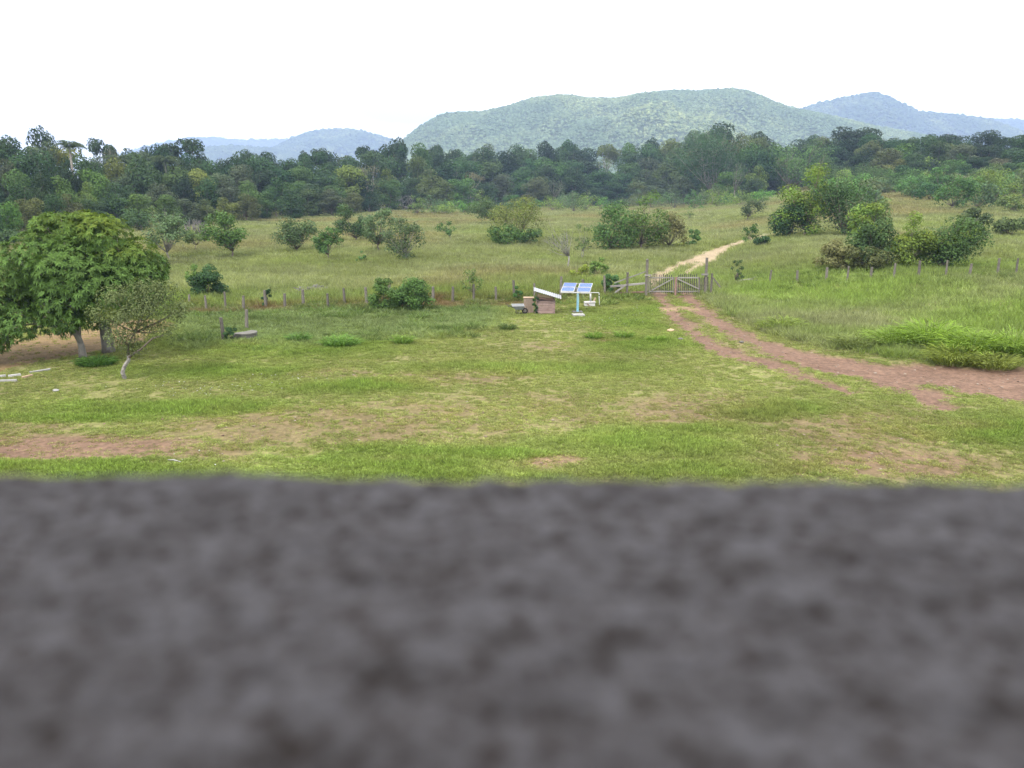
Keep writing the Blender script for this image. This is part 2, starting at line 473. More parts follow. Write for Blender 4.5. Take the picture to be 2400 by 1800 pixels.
def lerp(a, b, t):
    a = np.asarray(a, float); b = np.asarray(b, float)
    if a.ndim == 1: a = a[None, :]
    if b.ndim == 1: b = b[None, :]
    return a + (b - a) * np.asarray(t)[:, None]
C_SOIL = (0.125, 0.080, 0.056); C_RED = (0.145, 0.092, 0.069); C_SAND = (0.29, 0.23, 0.16); C_TAN = (0.22, 0.155, 0.10)
C_LAWN = (0.212, 0.240, 0.082); C_LUSH = (0.172, 0.240, 0.056); C_WEED = (0.165, 0.215, 0.095); C_DRY = (0.230, 0.200, 0.085)
C_MEAD = (0.212, 0.228, 0.118); C_YARD = (0.165, 0.115, 0.060)
def tint_of(x, y, f):
    n1 = fbm(x / 6, y / 6, 31, 3); n2 = fbm(x / 22, y / 22, 37, 3); n3 = vnoise(x / 0.7, y / 0.7, 5)
    c = lerp(C_LAWN, C_LUSH, np.clip(f['lush'] * 1.0 + (n1 - 0.5) * 1.2, 0, 1))
    c = lerp(c, C_DRY, np.clip(f['bare'] * 0.6 + (n3 - 0.6) * 0.5, 0, 0.75))
    c = lerp(c, C_WEED, f['weedy'] * 0.85)
    c = lerp(c, lerp(C_MEAD, C_LUSH, np.clip(0.25 + (n1 - 0.45) * 1.8 + f['lush'] * 0.5, 0, 0.9)), f['bank'])
    near = ss(0, 1, (f['v'] - (np.interp(f['u'], *FENCE_V) - 60)) / 50.0)       # greener along the fence
    m = lerp(C_MEAD, (0.21, 0.165, 0.085), np.clip((n2 - 0.48) * 2.4, 0, 0.55))
    m = lerp(m, (0.17, 0.20, 0.06), np.clip((0.5 - n2) * 3.0 + (n3 - 0.6) * 0.6, 0, 0.7))
    m = lerp(m, C_LUSH, np.clip(near * 0.75 + (n1 - 0.55) * 1.2, 0, 0.8))
    c = lerp(c, m, f['beyond'])
    dfv = f['v'] - np.interp(f['u'], *FENCE_V)                                    # dry brown bracken along the foot of the left fence
    c = lerp(c, (0.17, 0.105, 0.065), np.clip((n1 - 0.42) * 4, 0, 0.85) * (1 - ss(6, 16, np.abs(dfv - 2))) * (f['u'] < 1500) * (f['u'] > 420))
    return c * ((0.80 + 0.40 * fbm(x / 2.2, y / 2.2, 55, 3)) * (0.82 + 0.36 * fbm(x / 11, y / 7, 56, 3)))[:, None]

az = np.concatenate([np.arange(-180, -40, 4.0), np.arange(-40, 40, 0.3), np.arange(40, 180, 4.0)])
rr = 2.0 * 1.0125 ** np.arange(0, int(math.log(6000 / 2.0) / math.log(1.0125)) + 1)
A, RR = np.meshgrid(np.radians(az), rr)
GX = (RR * np.sin(A)).ravel(); GY = (RR * np.cos(A)).ravel()
GZ = terrain(GX, GY)
f = fields(GX, GY, GZ)
GZ = GZ - 0.06 * f['road'] - 0.05 * f['sand']
tint = tint_of(GX, GY, f)
soilmix = np.clip(0.95 * (1 - f['beyond']) * (1 - f['weedy']) * (1 - 0.6 * f['lush']), 0, 1)
g = lerp(tint * 0.85, C_SOIL, np.clip(soilmix * 0.45 + f['bare'] * 0.5, 0, 1))
g = lerp(g, C_YARD, f['yard'])
g = lerp(g, C_RED, f['road'])
g = lerp(g, C_SAND, f['sand'] * (1 - f['bank']))
g = lerp(g, C_TAN, f['apron'])
red_near = np.maximum(blob(f['u'], f['v'], 120, 1054, 440, 38), 0.4 * blob(f['u'], f['v'], 2050, 1085, 300, 50))
g = lerp(g, C_RED, red_near * 0.8)
tanb = blob(f['u'], f['v'], 1255, 1074, 110, 22)
g = lerp(g, C_TAN, tanb * 0.9)
far = ss(300, 420, RR.ravel())
g = lerp(g, (0.03, 0.05, 0.02), far)
gcol = np.concatenate([g, np.ones((len(g), 1))], 1)
na, nr = len(az), len(rr)
I = np.arange(nr * na).reshape(nr, na)
a0 = I[:-1, :]; a1 = I[1:, :]
Q = np.stack([a0, np.roll(a0, -1, 1), np.roll(a1, -1, 1), a1], -1).reshape(-1, 4)
me = quads_mesh('ground', np.stack([GX, GY, GZ], 1), Q[:, ::-1], {'gcol': gcol}, smooth=True)
def ground_mat():
    m, nt, out = new_mat('ground_soil_and_thatch')
    a = N(nt, 'ShaderNodeAttribute', attribute_name='gcol')
    geo = N(nt, 'ShaderNodeNewGeometry')
    n1 = noise_node(nt, 5.0, 8, 0.7, geo.outputs['Position'])
    n2 = noise_node(nt, 0.6, 6, 0.65, geo.outputs['Position'])
    n1.inputs['Roughness'].default_value = 0.8
    r1 = ramp_node(nt, n1.outputs['Fac'], [(0.34, (0.50, 0.52, 0.48)), (0.66, (1.45, 1.42, 1.38))])
    r2 = ramp_node(nt, n2.outputs['Fac'], [(0.3, (0.82, 0.80, 0.78)), (0.7, (1.18, 1.18, 1.15))])
    c = mixc(nt, 1.0, a.outputs['Color'], r1.outputs['Color'], 'MULTIPLY')
    c = mixc(nt, 1.0, c, r2.outputs['Color'], 'MULTIPLY')
    b = N(nt, 'ShaderNodeBsdfPrincipled'); b.inputs['Roughness'].default_value = 0.95; b.inputs['Specular IOR Level'].default_value = 0.1
    nt.links.new(c, b.inputs['Base Color'])
    bp = N(nt, 'ShaderNodeBump'); bp.inputs['Strength'].default_value = 0.5; bp.inputs['Distance'].default_value = 0.05
    nt.links.new(n1.outputs['Fac'], bp.inputs['Height']); nt.links.new(bp.outputs[0], b.inputs['Normal'])
    nt.links.new(b.outputs[0], out.inputs['Surface'])
    return m
tag(mesh_obj('ground', me, ground_mat()), kind='structure')

# ------------------------------------------------------------------ hills
def hill(name, prof, D, depth, seed, rough):
    px = np.array([p[0] for p in prof], float); py = np.array([p[1] for p in prof], float)
    us = np.linspace(px[0], px[-1], 160)
    top = np.interp(us, px, py)
    k = np.array([1, 2, 3, 2, 1]) / 9.0
    top = np.convolve(np.pad(top, 2, 'edge'), k, 'valid')
    ds = np.linspace(-1, 1, 70)
    U, Dd = np.meshgrid(us, ds)
    # ridge point for each column, at distance D
    bb = (900 - top) / F
    den = CP + bb * SP
    zr = H + D * (-SP + bb * CP) / den
    # a tapered skirt at both ends so that the hill runs into the plain
    edge = np.minimum(ss(0, 0.06, (us - us[0]) / (us[-1] - us[0])), ss(0, 0.06, (us[-1] - us) / (us[-1] - us[0])))
    zr = zr * edge
    xr = (us - 1200) / F * D / den
    Y = D + Dd * depth
    X = xr[None, :] * (Y / D)
    sh = np.where(Dd < 0, (1 + Dd), (1 - Dd))
    prof_d = np.where(Dd < 0, sh ** 0.85, sh ** 1.1)
    prof_d = prof_d * prof_d * (3 - 2 * prof_d) * 0.45 + prof_d * 0.55
    gul = (fbm(X / (depth * 0.28), Y / (depth * 0.5), seed, 4) - 0.5)
    Zp = np.clip(prof_d + (gul - 0.12) * rough * np.minimum(1, 1.5 * sh) * (1 - prof_d) * 1.8, 0, 1.0)
    Z = np.minimum(zr[None, :] * Zp, zr[None, :] * Y / D) - 6          # spurs and gullies below the ridge line
    n, mcols = U.shape
    I = np.arange(n * mcols).reshape(n, mcols)
    Q = np.stack([I[:-1, :-1], I[:-1, 1:], I[1:, 1:], I[1:, :-1]], -1).reshape(-1, 4)
    me = quads_mesh(name, np.stack([X.ravel(), Y.ravel(), Z.ravel()], 1), Q, smooth=True)
    tag(mesh_obj(name, me, M_HILL), kind='structure')
    return X, Y, Z
M_HILL = solid_mat('hill_floor', (0.03, 0.045, 0.02), (0.05, 0.065, 0.03), 0.02, 1.0, 0.0)
P_MAIN = [(840, 372), (885, 356), (915, 340), (941, 325), (981, 289), (1036, 258), (1083, 254), (1137, 254), (1191, 241), (1253, 221), (1320, 216), (1388, 224), (1442, 224), (1510, 211), (1578, 204), (1646, 206),
          (1714, 199), (1747, 202), (1781, 214), (1836, 241), (1876, 251), (1930, 262), (2053, 289), (2154, 306), (2260, 330), (2330, 350)]
P_RIGHT = [(1600, 330), (1740, 290), (1876, 252), (1917, 240), (1978, 224), (2019, 217), (2046, 211), (2080, 222), (2120, 241), (2154, 258), (2222, 263), (2290, 272), (2324, 279), (2400, 306), (2520, 325), (2700, 345)]
P_FARR = [(2150, 330), (2250, 290), (2310, 277), (2392, 280), (2500, 286), (2650, 300), (2800, 330)]
P_LEFT = [(560, 362), (600, 352), (637, 346), (687, 321), (722, 307), (760, 302), (800, 299), (826, 302), (852, 307), (902, 321), (940, 331), (1000, 350), (1060, 370)]
P_LEFT2 = [(420, 360), (480, 343), (520, 340), (580, 342), (640, 348), (720, 362), (800, 380)]
P_FARL = [(250, 365), (362, 338), (434, 323), (506, 320), (542, 327), (600, 326), (673, 325), (760, 338), (850, 365)]
h_main = hill('hill', P_MAIN, 1700, 560, 41, 2.0)
h_right = hill('hill', P_RIGHT, 3000, 850, 43, 1.8)
h_farr = hill('hill', P_FARR, 4100, 800, 44, 1.0)
h_left = hill('hill', P_LEFT, 3500, 850, 45, 1.8)
h_left2 = hill('hill', P_LEFT2, 3200, 700, 46, 1.0)
h_farl = hill('hill', P_FARL, 5500, 500, 47, 1.0)

# ------------------------------------------------------------------ scattered stuff (geometry nodes)
def scatter(name, P, rotz, tilt, scl, tintc, idx, variants, label=None, kind='stuff'):
    n = len(P)
    me = bpy.data.meshes.new(name)
    me.vertices.add(n); me.vertices.foreach_set('co', np.ascontiguousarray(P, np.float32).ravel())
    def attr(nm, typ, key, arr):
        a = me.attributes.new(nm, typ, 'POINT'); a.data.foreach_set(key, np.ascontiguousarray(arr).ravel())
    rot = np.stack([tilt[:, 0], tilt[:, 1], rotz], 1).astype(np.float32)
    attr('rot', 'FLOAT_VECTOR', 'vector', rot)
    attr('scl', 'FLOAT_VECTOR', 'vector', scl.astype(np.float32))
    attr('tint', 'FLOAT_COLOR', 'color', np.concatenate([tintc, np.ones((n, 1))], 1).astype(np.float32))
    attr('pick', 'INT', 'value', idx.astype(np.int32))
    o = bpy.data.objects.new(name, me); COL.objects.link(o)
    c = bpy.data.collections.new(name + '_source')
    for v in variants: c.objects.link(v)
    ng = bpy.data.node_groups.new(name + '_scatter', 'GeometryNodeTree')
    ng.interface.new_socket('Geometry', in_out='INPUT', socket_type='NodeSocketGeometry')
    ng.interface.new_socket('Geometry', in_out='OUTPUT', socket_type='NodeSocketGeometry')
    gi = ng.nodes.new('NodeGroupInput'); go = ng.nodes.new('NodeGroupOutput')
    ip = ng.nodes.new('GeometryNodeInstanceOnPoints')
    ci = ng.nodes.new('GeometryNodeCollectionInfo'); ci.inputs['Collection'].default_value = c
    ci.inputs['Separate Children'].default_value = True; ci.inputs['Reset Children'].default_value = True
    def na_(nm, t):
        k = ng.nodes.new('GeometryNodeInputNamedAttribute'); k.data_type = t; k.inputs['Name'].default_value = nm
        return k.outputs['Attribute']
    e2r = ng.nodes.new('FunctionNodeEulerToRotation')
    L = ng.links.new
    L(gi.outputs[0], ip.inputs['Points']); L(ci.outputs[0], ip.inputs['Instance'])
    ip.inputs['Pick Instance'].default_value = True
    L(na_('pick', 'INT'), ip.inputs['Instance Index'])
    L(na_('rot', 'FLOAT_VECTOR'), e2r.inputs[0]); L(e2r.outputs[0], ip.inputs['Rotation'])
    L(na_('scl', 'FLOAT_VECTOR'), ip.inputs['Scale'])
    L(ip.outputs[0], go.inputs[0])
    md = o.modifiers.new('scatter', 'NODES'); md.node_group = ng
    return tag(o, label, kind=kind)

def kite(base, ax, side, L, W, droop=0.0, down=(0, 0, -1)):
    """leaf blades: base point, long axis, side axis, length, width -> 4 vertices each"""
    L = np.asarray(L)[:, None]; W = np.asarray(W)[:, None]
    dn = np.asarray(down, float)[None, :]
    mid = base + ax * L * 0.5 - dn * (-0.25 * droop) * L
    tip = base + ax * L + dn * droop * L
    V = np.stack([base, mid + side * W * 0.5, tip, mid - side * W * 0.5], 1)
    return V
def norm(v): return v / (np.linalg.norm(v, axis=1)[:, None] + 1e-9)
def kites_mesh(name, V4, var, flush=None):
    n = len(V4)
    V = V4.reshape(-1, 3)
    Q = np.arange(n * 4).reshape(n, 4)
    at_ = {'var': np.repeat(var, 4), 'flush': np.repeat(np.zeros(n) if flush is None else flush, 4)}
    return quads_mesh(name, V, Q, at_)

def grass_tuft(name, n, rad, h, w, lean, seed):
    g = np.random.default_rng(seed)
    a = g.uniform(0, 2 * np.pi, n); r = rad * np.sqrt(g.uniform(0, 1, n))
    base = np.stack([r * np.cos(a), r * np.sin(a), np.full(n, -0.01)], 1)
    a2 = a + g.normal(0, 0.9, n)
    l = lean * g.uniform(0.25, 1.1, n)
    ax = norm(np.stack([np.cos(a2) * l, np.sin(a2) * l, np.ones(n)], 1))
    side = norm(np.cross(ax, g.normal(0, 1, (n, 3))))
    L = h * g.uniform(0.5, 1.1, n)
    V = kite(base, ax, side, L, w * g.uniform(0.7, 1.3, n), droop=0.22)
    return mesh_obj(name, kites_mesh(name, V, g.uniform(0, 1, n)), M_GRASS, link=False)
LAWN_T = [grass_tuft('short_tuft', 30, 0.11, 0.125, 0.016, 1.0, 100 + i) for i in range(5)]
TALL_T = [grass_tuft('tall_tuft', 30, 0.26, 0.62, 0.022, 0.55, 200 + i) for i in range(5)]
BLADE_T = [grass_tuft('broad_tuft', 46, 0.30, 0.75, 0.035, 0.9, 300 + i) for i in range(4)]

def sample_polar(n, r0, r1, pw, half=37.0):
    a = np.radians(rng.uniform(-half, half, n))
    t = rng.uniform(0, 1, n)
    k = pw + 1
    r = (r0 ** k + t * (r1 ** k - r0 ** k)) ** (1 / k)
    x = r * np.sin(a); y = r * np.cos(a)
    return x, y, terrain(x, y)

# the mown lawn, thin where the soil shows
x, y, z = sample_polar(230000, 15, 62, 0.2)
f = fields(x, y, z)
clump = 0.6 * fbm(x / 0.34, y / 0.34, 71, 2) + 0.4 * fbm(x / 1.6, y / 1.6, 72, 2)
dens = (1 - f['beyond']) * (1 - f['bank']) * (1 - f['road']) * (1 - f['yard'] * 0.93) * (1 - f['apron'] * 0.9)
bare = np.clip(f['bare'] + 0.15 - 0.5 * f['lush'], 0, 1)
red = np.maximum(blob(f['u'], f['v'], 120, 1054, 420, 34), np.maximum(0.45 * blob(f['u'], f['v'], 2050, 1085, 280, 40), 1.1 * blob(f['u'], f['v'], 1255, 1074, 105, 19)))
keep = dens * ss(-0.08, 0.05, clump - (0.36 + 0.16 * bare + 0.2 * red - 0.25 * f['lush'] - 0.1 * f['weedy'])) * (0.5 + 0.5 * f['lush'] + 0.3 * (1 - f['bare']))
keep = np.maximum(keep, dens * 0.10)
k = rng.uniform(0, 1, len(x)) < np.clip(keep, 0, 1)
x, y, z = x[k], y[k], z[k]; f = {q: v[k] for q, v in f.items()}
n = len(x)
tt = tint_of(x, y, f) * rng.uniform(0.62, 1.35, n)[:, None]
hh = (0.50 + 1.15 * f['lush'] ** 1.5 * (0.4 + 1.2 * fbm(x / 1.3, y / 1.3, 99, 2)) + 0.9 * f['weedy']) * (1 - 0.35 * f['bare']) * rng.uniform(0.6, 1.35, n) * (0.6 + 0.9 * clump[k])
ww = rng.uniform(0.7, 1.3, n) * (0.85 + 0.3 * f['lush'])
scatter('lawn_grass', np.stack([x, y, z], 1), rng.uniform(0, 6.28, n), rng.normal(0, 0.08, (n, 2)), np.stack([ww, ww, hh], 1), tt, rng.integers(0, 5, n), LAWN_T,
        'short patchy yellow green grass on the lawn before the fence')
# the weedy strip, the bank and the meadow behind the fence
x, y, z = sample_polar(200000, 28, 340, -0.35)
f = fields(x, y, z)
clump = fbm(x / 3, y / 3, 73, 3)
dens = np.clip(f['beyond'] + f['bank'] + f['weedy'] * 0.55, 0, 1) * (1 - f['road']) * (1 - f['sand'])
k = (rng.uniform(0, 1, len(x)) < dens * (0.55 + 0.45 * ss(0.3, 0.6, clump))) & ~((f['weedy'] > 0.3) & (clump < 0.42) & (rng.uniform(0, 1, len(x)) < 0.75))
x, y, z = x[k], y[k], z[k]; f = {q: v[k] for q, v in f.items()}; clump = clump[k]
n = len(x)
tt = tint_of(x, y, f) * rng.uniform(0.78, 1.25, n)[:, None]
dist = np.hypot(x, y)
hh = (0.55 + 0.5 * f['beyond'] + 0.35 * f['bank'] - 0.05 * f['weedy']) * rng.uniform(0.55, 1.25, n) * (0.6 + 0.8 * clump)
ww = rng.uniform(0.8, 1.4, n) * (1 + 0.012 * np.maximum(dist - 60, 0))
scatter('meadow_grass', np.stack([x, y, z], 1), rng.uniform(0, 6.28, n), rng.normal(0, 0.1, (n, 2)), np.stack([ww, ww, hh], 1), tt, rng.integers(0, 5, n), TALL_T,
        'tall yellowish grass of the meadow behind the fence and on the bank')

# broad-leaved weeds and rank tussocks: thick on the weedy strip and along the fence
x, y, z = sample_polar(60000, 25, 150, -0.2)
f = fields(x, y, z)
fl_ = 1 - ss(10, 30, np.abs(f['v'] - np.interp(f['u'], *FENCE_V) + 6))
cl = fbm(x / 2.5, y / 2.5, 91, 3)
k = rng.uniform(0, 1, len(x)) < np.clip(f['weedy'] * 0.5 + fl_ * 0.7 + 0.10 * f['bank'] + 0.06 * f['beyond'], 0, 1) * ss(0.45, 0.62, cl) * (1 - f['road']) * (1 - f['sand'])
x, y, z = x[k], y[k], z[k]; f = {q: v[k] for q, v in f.items()}
n = len(x)
tt = lerp(tint_of(x, y, f), (0.115, 0.18, 0.05), rng.uniform(0.2, 0.9, n)) * rng.uniform(0.6, 1.15, n)[:, None]
sz = rng.uniform(0.4, 1.0, n)
scatter('weeds', np.stack([x, y, z], 1), rng.uniform(0, 6.28, n), rng.normal(0, .1, (n, 2)), np.stack([sz, sz, sz * 0.75], 1), tt, rng.integers(0, 4, n), BLADE_T, 'rank green weeds along the fence and on the weedy strip')

# crowns that clothe the hills and the plain in front of them
def far_crown(name, seed):
    g = np.random.default_rng(seed)
    import bmesh
    bm = bmesh.new(); bmesh.ops.create_icosphere(bm, subdivisions=2, radius=1.0)
    for v in bm.verts:
        s = 1 + g.normal(0, 0.16)
        v.co = Vector((v.co.x * s, v.co.y * s, v.co.z * s * 0.85 + 0.25))
    me = bpy.data.meshes.new(name); bm.to_mesh(me); bm.free()
    a = me.attributes.new('var', 'FLOAT', 'POINT'); a.data.foreach_set('value', g.uniform(0, 1, len(me.vertices)).astype(np.float32))
    return mesh_obj(name, me, M_FAR, link=False)
FAR_C = [far_crown('far_crown', 400 + i) for i in range(6)]
def clothe(name, grid, n, size, label, col, lo=8):
    X, Y, Z = grid
    nr_, nc_ = X.shape
    i = rng.uniform(0, nr_ * 0.58, n); j = rng.uniform(0, nc_ - 1.001, n)
    i0 = np.minimum(i.astype(int), nr_ - 2); j0 = j.astype(int); fi = i - i0; fj = j - j0
    def bi(a): return (a[i0, j0] * (1 - fj) + a[i0, j0 + 1] * fj) * (1 - fi) + (a[i0 + 1, j0] * (1 - fj) + a[i0 + 1, j0 + 1] * fj) * fi
    x, y, z = bi(X), bi(Y), bi(Z)
    k = z > -5
    x, y, z = x[k], y[k], z[k]; n = len(x)
    s = size * rng.uniform(0.6, 1.3, n) * np.where(rng.uniform(0, 1, n) < 0.05, 1.35, 1)
    nn = fbm(x / 120, y / 120, 81, 3)
    c = lerp(col, (col[0] * 2.1, col[1] * 1.75, col[2] * 1.4), np.clip((nn - 0.4) * 2.5, 0, 1) * rng.uniform(0, 1, n)) * rng.uniform(0.78, 1.24, n)[:, None]
    scatter(name, np.stack([x, y, z - 0.3 * s + 0.2 * s], 1), rng.uniform(0, 6.28, n), rng.normal(0, 0.1, (n, 2)), np.stack([s, s, s * rng.uniform(0.7, 1.3, n)], 1), c, rng.integers(0, 6, n), FAR_C, label)
HC = (0.070, 0.098, 0.050); HC_SUNLIT = (0.108, 0.150, 0.086)  # the second is lightened: sunlight on the main hill put into its crown colour
clothe('hill_forest', h_main, 62000, 2.5, 'dense pale hazy forest covering the long main hill', HC_SUNLIT)
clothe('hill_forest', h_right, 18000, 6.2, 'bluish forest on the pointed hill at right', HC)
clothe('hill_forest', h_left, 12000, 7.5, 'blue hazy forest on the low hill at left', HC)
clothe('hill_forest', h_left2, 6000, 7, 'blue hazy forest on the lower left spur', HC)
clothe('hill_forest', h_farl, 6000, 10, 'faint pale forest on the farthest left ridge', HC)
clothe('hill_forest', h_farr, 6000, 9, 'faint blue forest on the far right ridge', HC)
# the plain between the forest edge and the hills
nP = 9000
a = np.radians(rng.uniform(-36, 36, nP)); r = np.sqrt(rng.uniform(430 ** 2, 1080 ** 2, nP))
x = r * np.sin(a); y = r * np.cos(a); z = terrain(x, y)
s = 5 * rng.uniform(0.7, 1.4, nP)
scatter('plain_forest', np.stack([x, y, z + 3], 1), rng.uniform(0, 6.28, nP), rng.normal(0, 0.1, (nP, 2)), np.stack([s, s, s], 1),
        lerp((0.08, 0.11, 0.04), (0.16, 0.18, 0.07), rng.uniform(0, 1, nP)), rng.integers(0, 6, nP), FAR_C, 'light green forest on the plain at the foot of the hill')

# ------------------------------------------------------------------ trees
def crown_mesh(name, lobes, n, size, seed, asp=0.6, inner=0.2, up=0.35, flush=0.0, flush_top=False, droop=0.12):
    """leaf sprays spread through a handful of uneven lobes (cx, cy, cz, r, flatness)"""
    g = np.random.default_rng(seed)
    Lb = np.array(lobes, float)
    w = Lb[:, 3] ** 2; w /= w.sum()
    li = g.choice(len(Lb), n, p=w)
    d = norm(g.normal(0, 1, (n, 3)) + np.array([0, 0, up]))
    # knobs on each lobe: smaller clumps, so that the surface is not a smooth ball
    kn = g.normal(0, 1, (len(Lb), 14, 3)); kn /= np.linalg.norm(kn, axis=2)[..., None]
    dots = np.einsum('nkd,nd->nk', kn[li], d)
    best = dots.max(1)
    bump = 0.72 + 0.38 * ss(0.55, 1.0, best)
    rad = np.where(g.uniform(0, 1, n) < inner, g.uniform(0.35, 0.8, n), g.uniform(0.88, 1.07, n)) * bump
    P = Lb[li, :3] + d * (Lb[li, 3] * rad)[:, None] * np.stack([np.ones(n), np.ones(n), Lb[li, 4]], 1)
    nrm = norm(d + 0.42 * g.normal(0, 1, (n, 3)) + np.array([0, 0, 0.3]))
    ax = norm(np.cross(nrm, g.normal(0, 1, (n, 3))))
    side = np.cross(nrm, ax)
    s = size * g.uniform(0.6, 1.4, n)
    V = kite(P - ax * s[:, None] * 0.5, ax, side, s, s * asp, droop)
    lobe_v = g.uniform(-0.22, 0.22, len(Lb))
    var = np.clip(0.5 + lobe_v[li] + g.normal(0, 0.2, n), 0, 1)
    lf = (g.uniform(0, 1, len(Lb)) < flush * 1.3)[li] if not flush_top else (Lb[li, 2] > np.quantile(Lb[:, 2], 0.62))
    ztop = ss(-0.1, 0.7, d[:, 2])
    fl = np.where(lf, 0.75, 0.08) * ztop * g.uniform(0.3, 1, n) * (1 if flush > 0 else 0)
    return kites_mesh(name, V, var, fl)
def lobes_in(cx, cy, cz, rx, ry, rz, k, g, rs=(0.34, 0.52), flat=0.8, dome=True):
    out = []
    for i in range(k):
        for _ in range(40):
            p = g.uniform(-1, 1, 3)
            if np.linalg.norm(p) < 0.72 and (not dome or p[2] > -0.55): break
        r = min(rx, ry, rz * 1.6) * g.uniform(*rs)
        out.append([cx + p[0] * rx, cy + p[1] * ry, cz + p[2] * rz, r, flat])
    a = np.array(out)                       # stretch the lobe centres so that the crown fills its box
    for ax, c_, h_, fl in ((0, cx, rx, 1.0), (1, cy, ry, 1.0), (2, cz, rz, flat)):
        lo = (a[:, ax] - a[:, 3] * fl).min(); hi = (a[:, ax] + a[:, 3] * fl).max()
        rm = a[:, 3].mean() * fl
        if hi - lo > 2 * rm + 1e-6:
            k_ = max((2 * h_ - 2 * rm) / max(hi - lo - 2 * rm, 1e-6), 0.3)
            a[:, ax] = c_ + (a[:, ax] - (lo + hi) / 2) * k_
    return [tuple(q) for q in a]
def limbs(mb, base, fork_z, lobes, r0, g, wig=0.06, n_stems=1, sides=7):
    """tapered trunk(s) that fork into a limb for every lobe"""
    stems = []
    for s in range(n_stems):
        o = Vector((g.normal(0, 0.9 * r0), g.normal(0, 0.9 * r0), 0)) if n_stems > 1 else Vector((0, 0, 0))
        top = Vector((g.normal(0, wig * fork_z * 2) + o.x * 3, g.normal(0, wig * fork_z * 2) + o.y * 3, fork_z * g.uniform(0.85, 1.1)))
        pts = [Vector(base) + o + Vector((0, 0, -0.15)), Vector(base) + o + (top - o) * 0.35 + Vector((g.normal(0, wig * fork_z), g.normal(0, wig * fork_z), 0)),
               Vector(base) + o + (top - o) * 0.7 + Vector((g.normal(0, wig * fork_z), g.normal(0, wig * fork_z), 0)), Vector(base) + top]
        k = 1.0 if n_stems == 1 else 0.75
        mb.tube(pts, [r0 * 1.25 * k, r0 * k, r0 * 0.85 * k, r0 * 0.7 * k], sides)
        stems.append(pts[-1])
    for i, l in enumerate(lobes):
        st = stems[i % len(stems)]
        e = Vector(l[:3])
        m = st.lerp(e, 0.5) + Vector((g.normal(0, 0.1) * l[3], g.normal(0, 0.1) * l[3], -0.15 * l[3]))
        mb.tube([st - Vector((0, 0, 0.1 * r0)), m, e, e + (e - m) * 0.5], [r0 * 0.42, r0 * 0.26, r0 * 0.13, r0 * 0.05], 5)
        for q in range(2):
            tip = e + Vector(norm(g.normal(0, 1, (1, 3)) + np.array([[0, 0, 0.6]]))[0]) * l[3] * 0.85
            mb.tube([m.lerp(e, 0.6), tip], [r0 * 0.18, r0 * 0.04], 4)

SEED = [1000]
def tree(name, label, px, base, top, x0, x1, cb, color, leaf=0.22, n=1600, k=9, flush=0.0, bark=None, cat='tree', group=None, stems=1, r0=None, flat=0.8, inner=0.2, loose=False, flush_top=False, depth=None, parts=('trunk', 'crown')):
    """one tree measured on the photograph: foot (px, base), top, crown between x0..x1 and down to cb"""
    SEED[0] += 1
    g = np.random.default_rng(SEED[0])
    p = ground(px, base) if depth is None else Vector((*at(px, base, depth)[:2], float(terrain(*at(px, base, depth)[:2]))))
    s = ppm(p)
    t = at(px, top, p.y); hgt = max(t.z - p.z, 0.2)
    cbz = max(at(px, cb, p.y).z - p.z, 0.05)
    rx = (x1 - x0) / 2 / s; cx = ((x0 + x1) / 2 - px) / s
    rz = (hgt - cbz) / 2 * (1.1 if n else 1); cz = cbz + (hgt - cbz) / 2 + (0.02 * hgt if n else 0)
    k = int(k * (2.0 if loose else 1.6)); n = int(n * 1.7); near_ = float(np.clip(1.25 - s * 0.018, 0.62, 0.95)); n = int(n / near_ ** 1.6) if n else 0; leaf *= near_; inner = 0.42 if loose else 0.3
    color = (1.14 * color[0], 1.36 * color[1], 1.22 * color[2]); rx *= 1.12 if n else 1
    lob = lobes_in(cx, 0, cz, rx, rx * 0.9, rz, k, g, (0.26, 0.44) if loose else (0.30, 0.48), flat)
    root = empty(name, p, label, cat, group)
    mb = MB()
    r0 = r0 or max(0.03, hgt * 0.022)
    limbs(mb, (0, 0, 0), max(cbz * 0.85, 0.12 * hgt), lob, r0, g, n_stems=stems)
    mb.build('trunk', bark or M_BARK, root)
    if n:
        c = mesh_obj('crown', crown_mesh('crown', lob, n, leaf, SEED[0], inner=inner, flush=flush, flush_top=flush_top), M_LEAF, root)
        c.color = (*color, 1)
    return root
G_DARK = (0.034, 0.060, 0.026); G_MID = (0.062, 0.100, 0.032); G_OLIVE = (0.095, 0.115, 0.042); G_YEL = (0.135, 0.155, 0.030); G_BROWN = (0.125, 0.105, 0.048); G_GREY = (0.080, 0.104, 0.052)

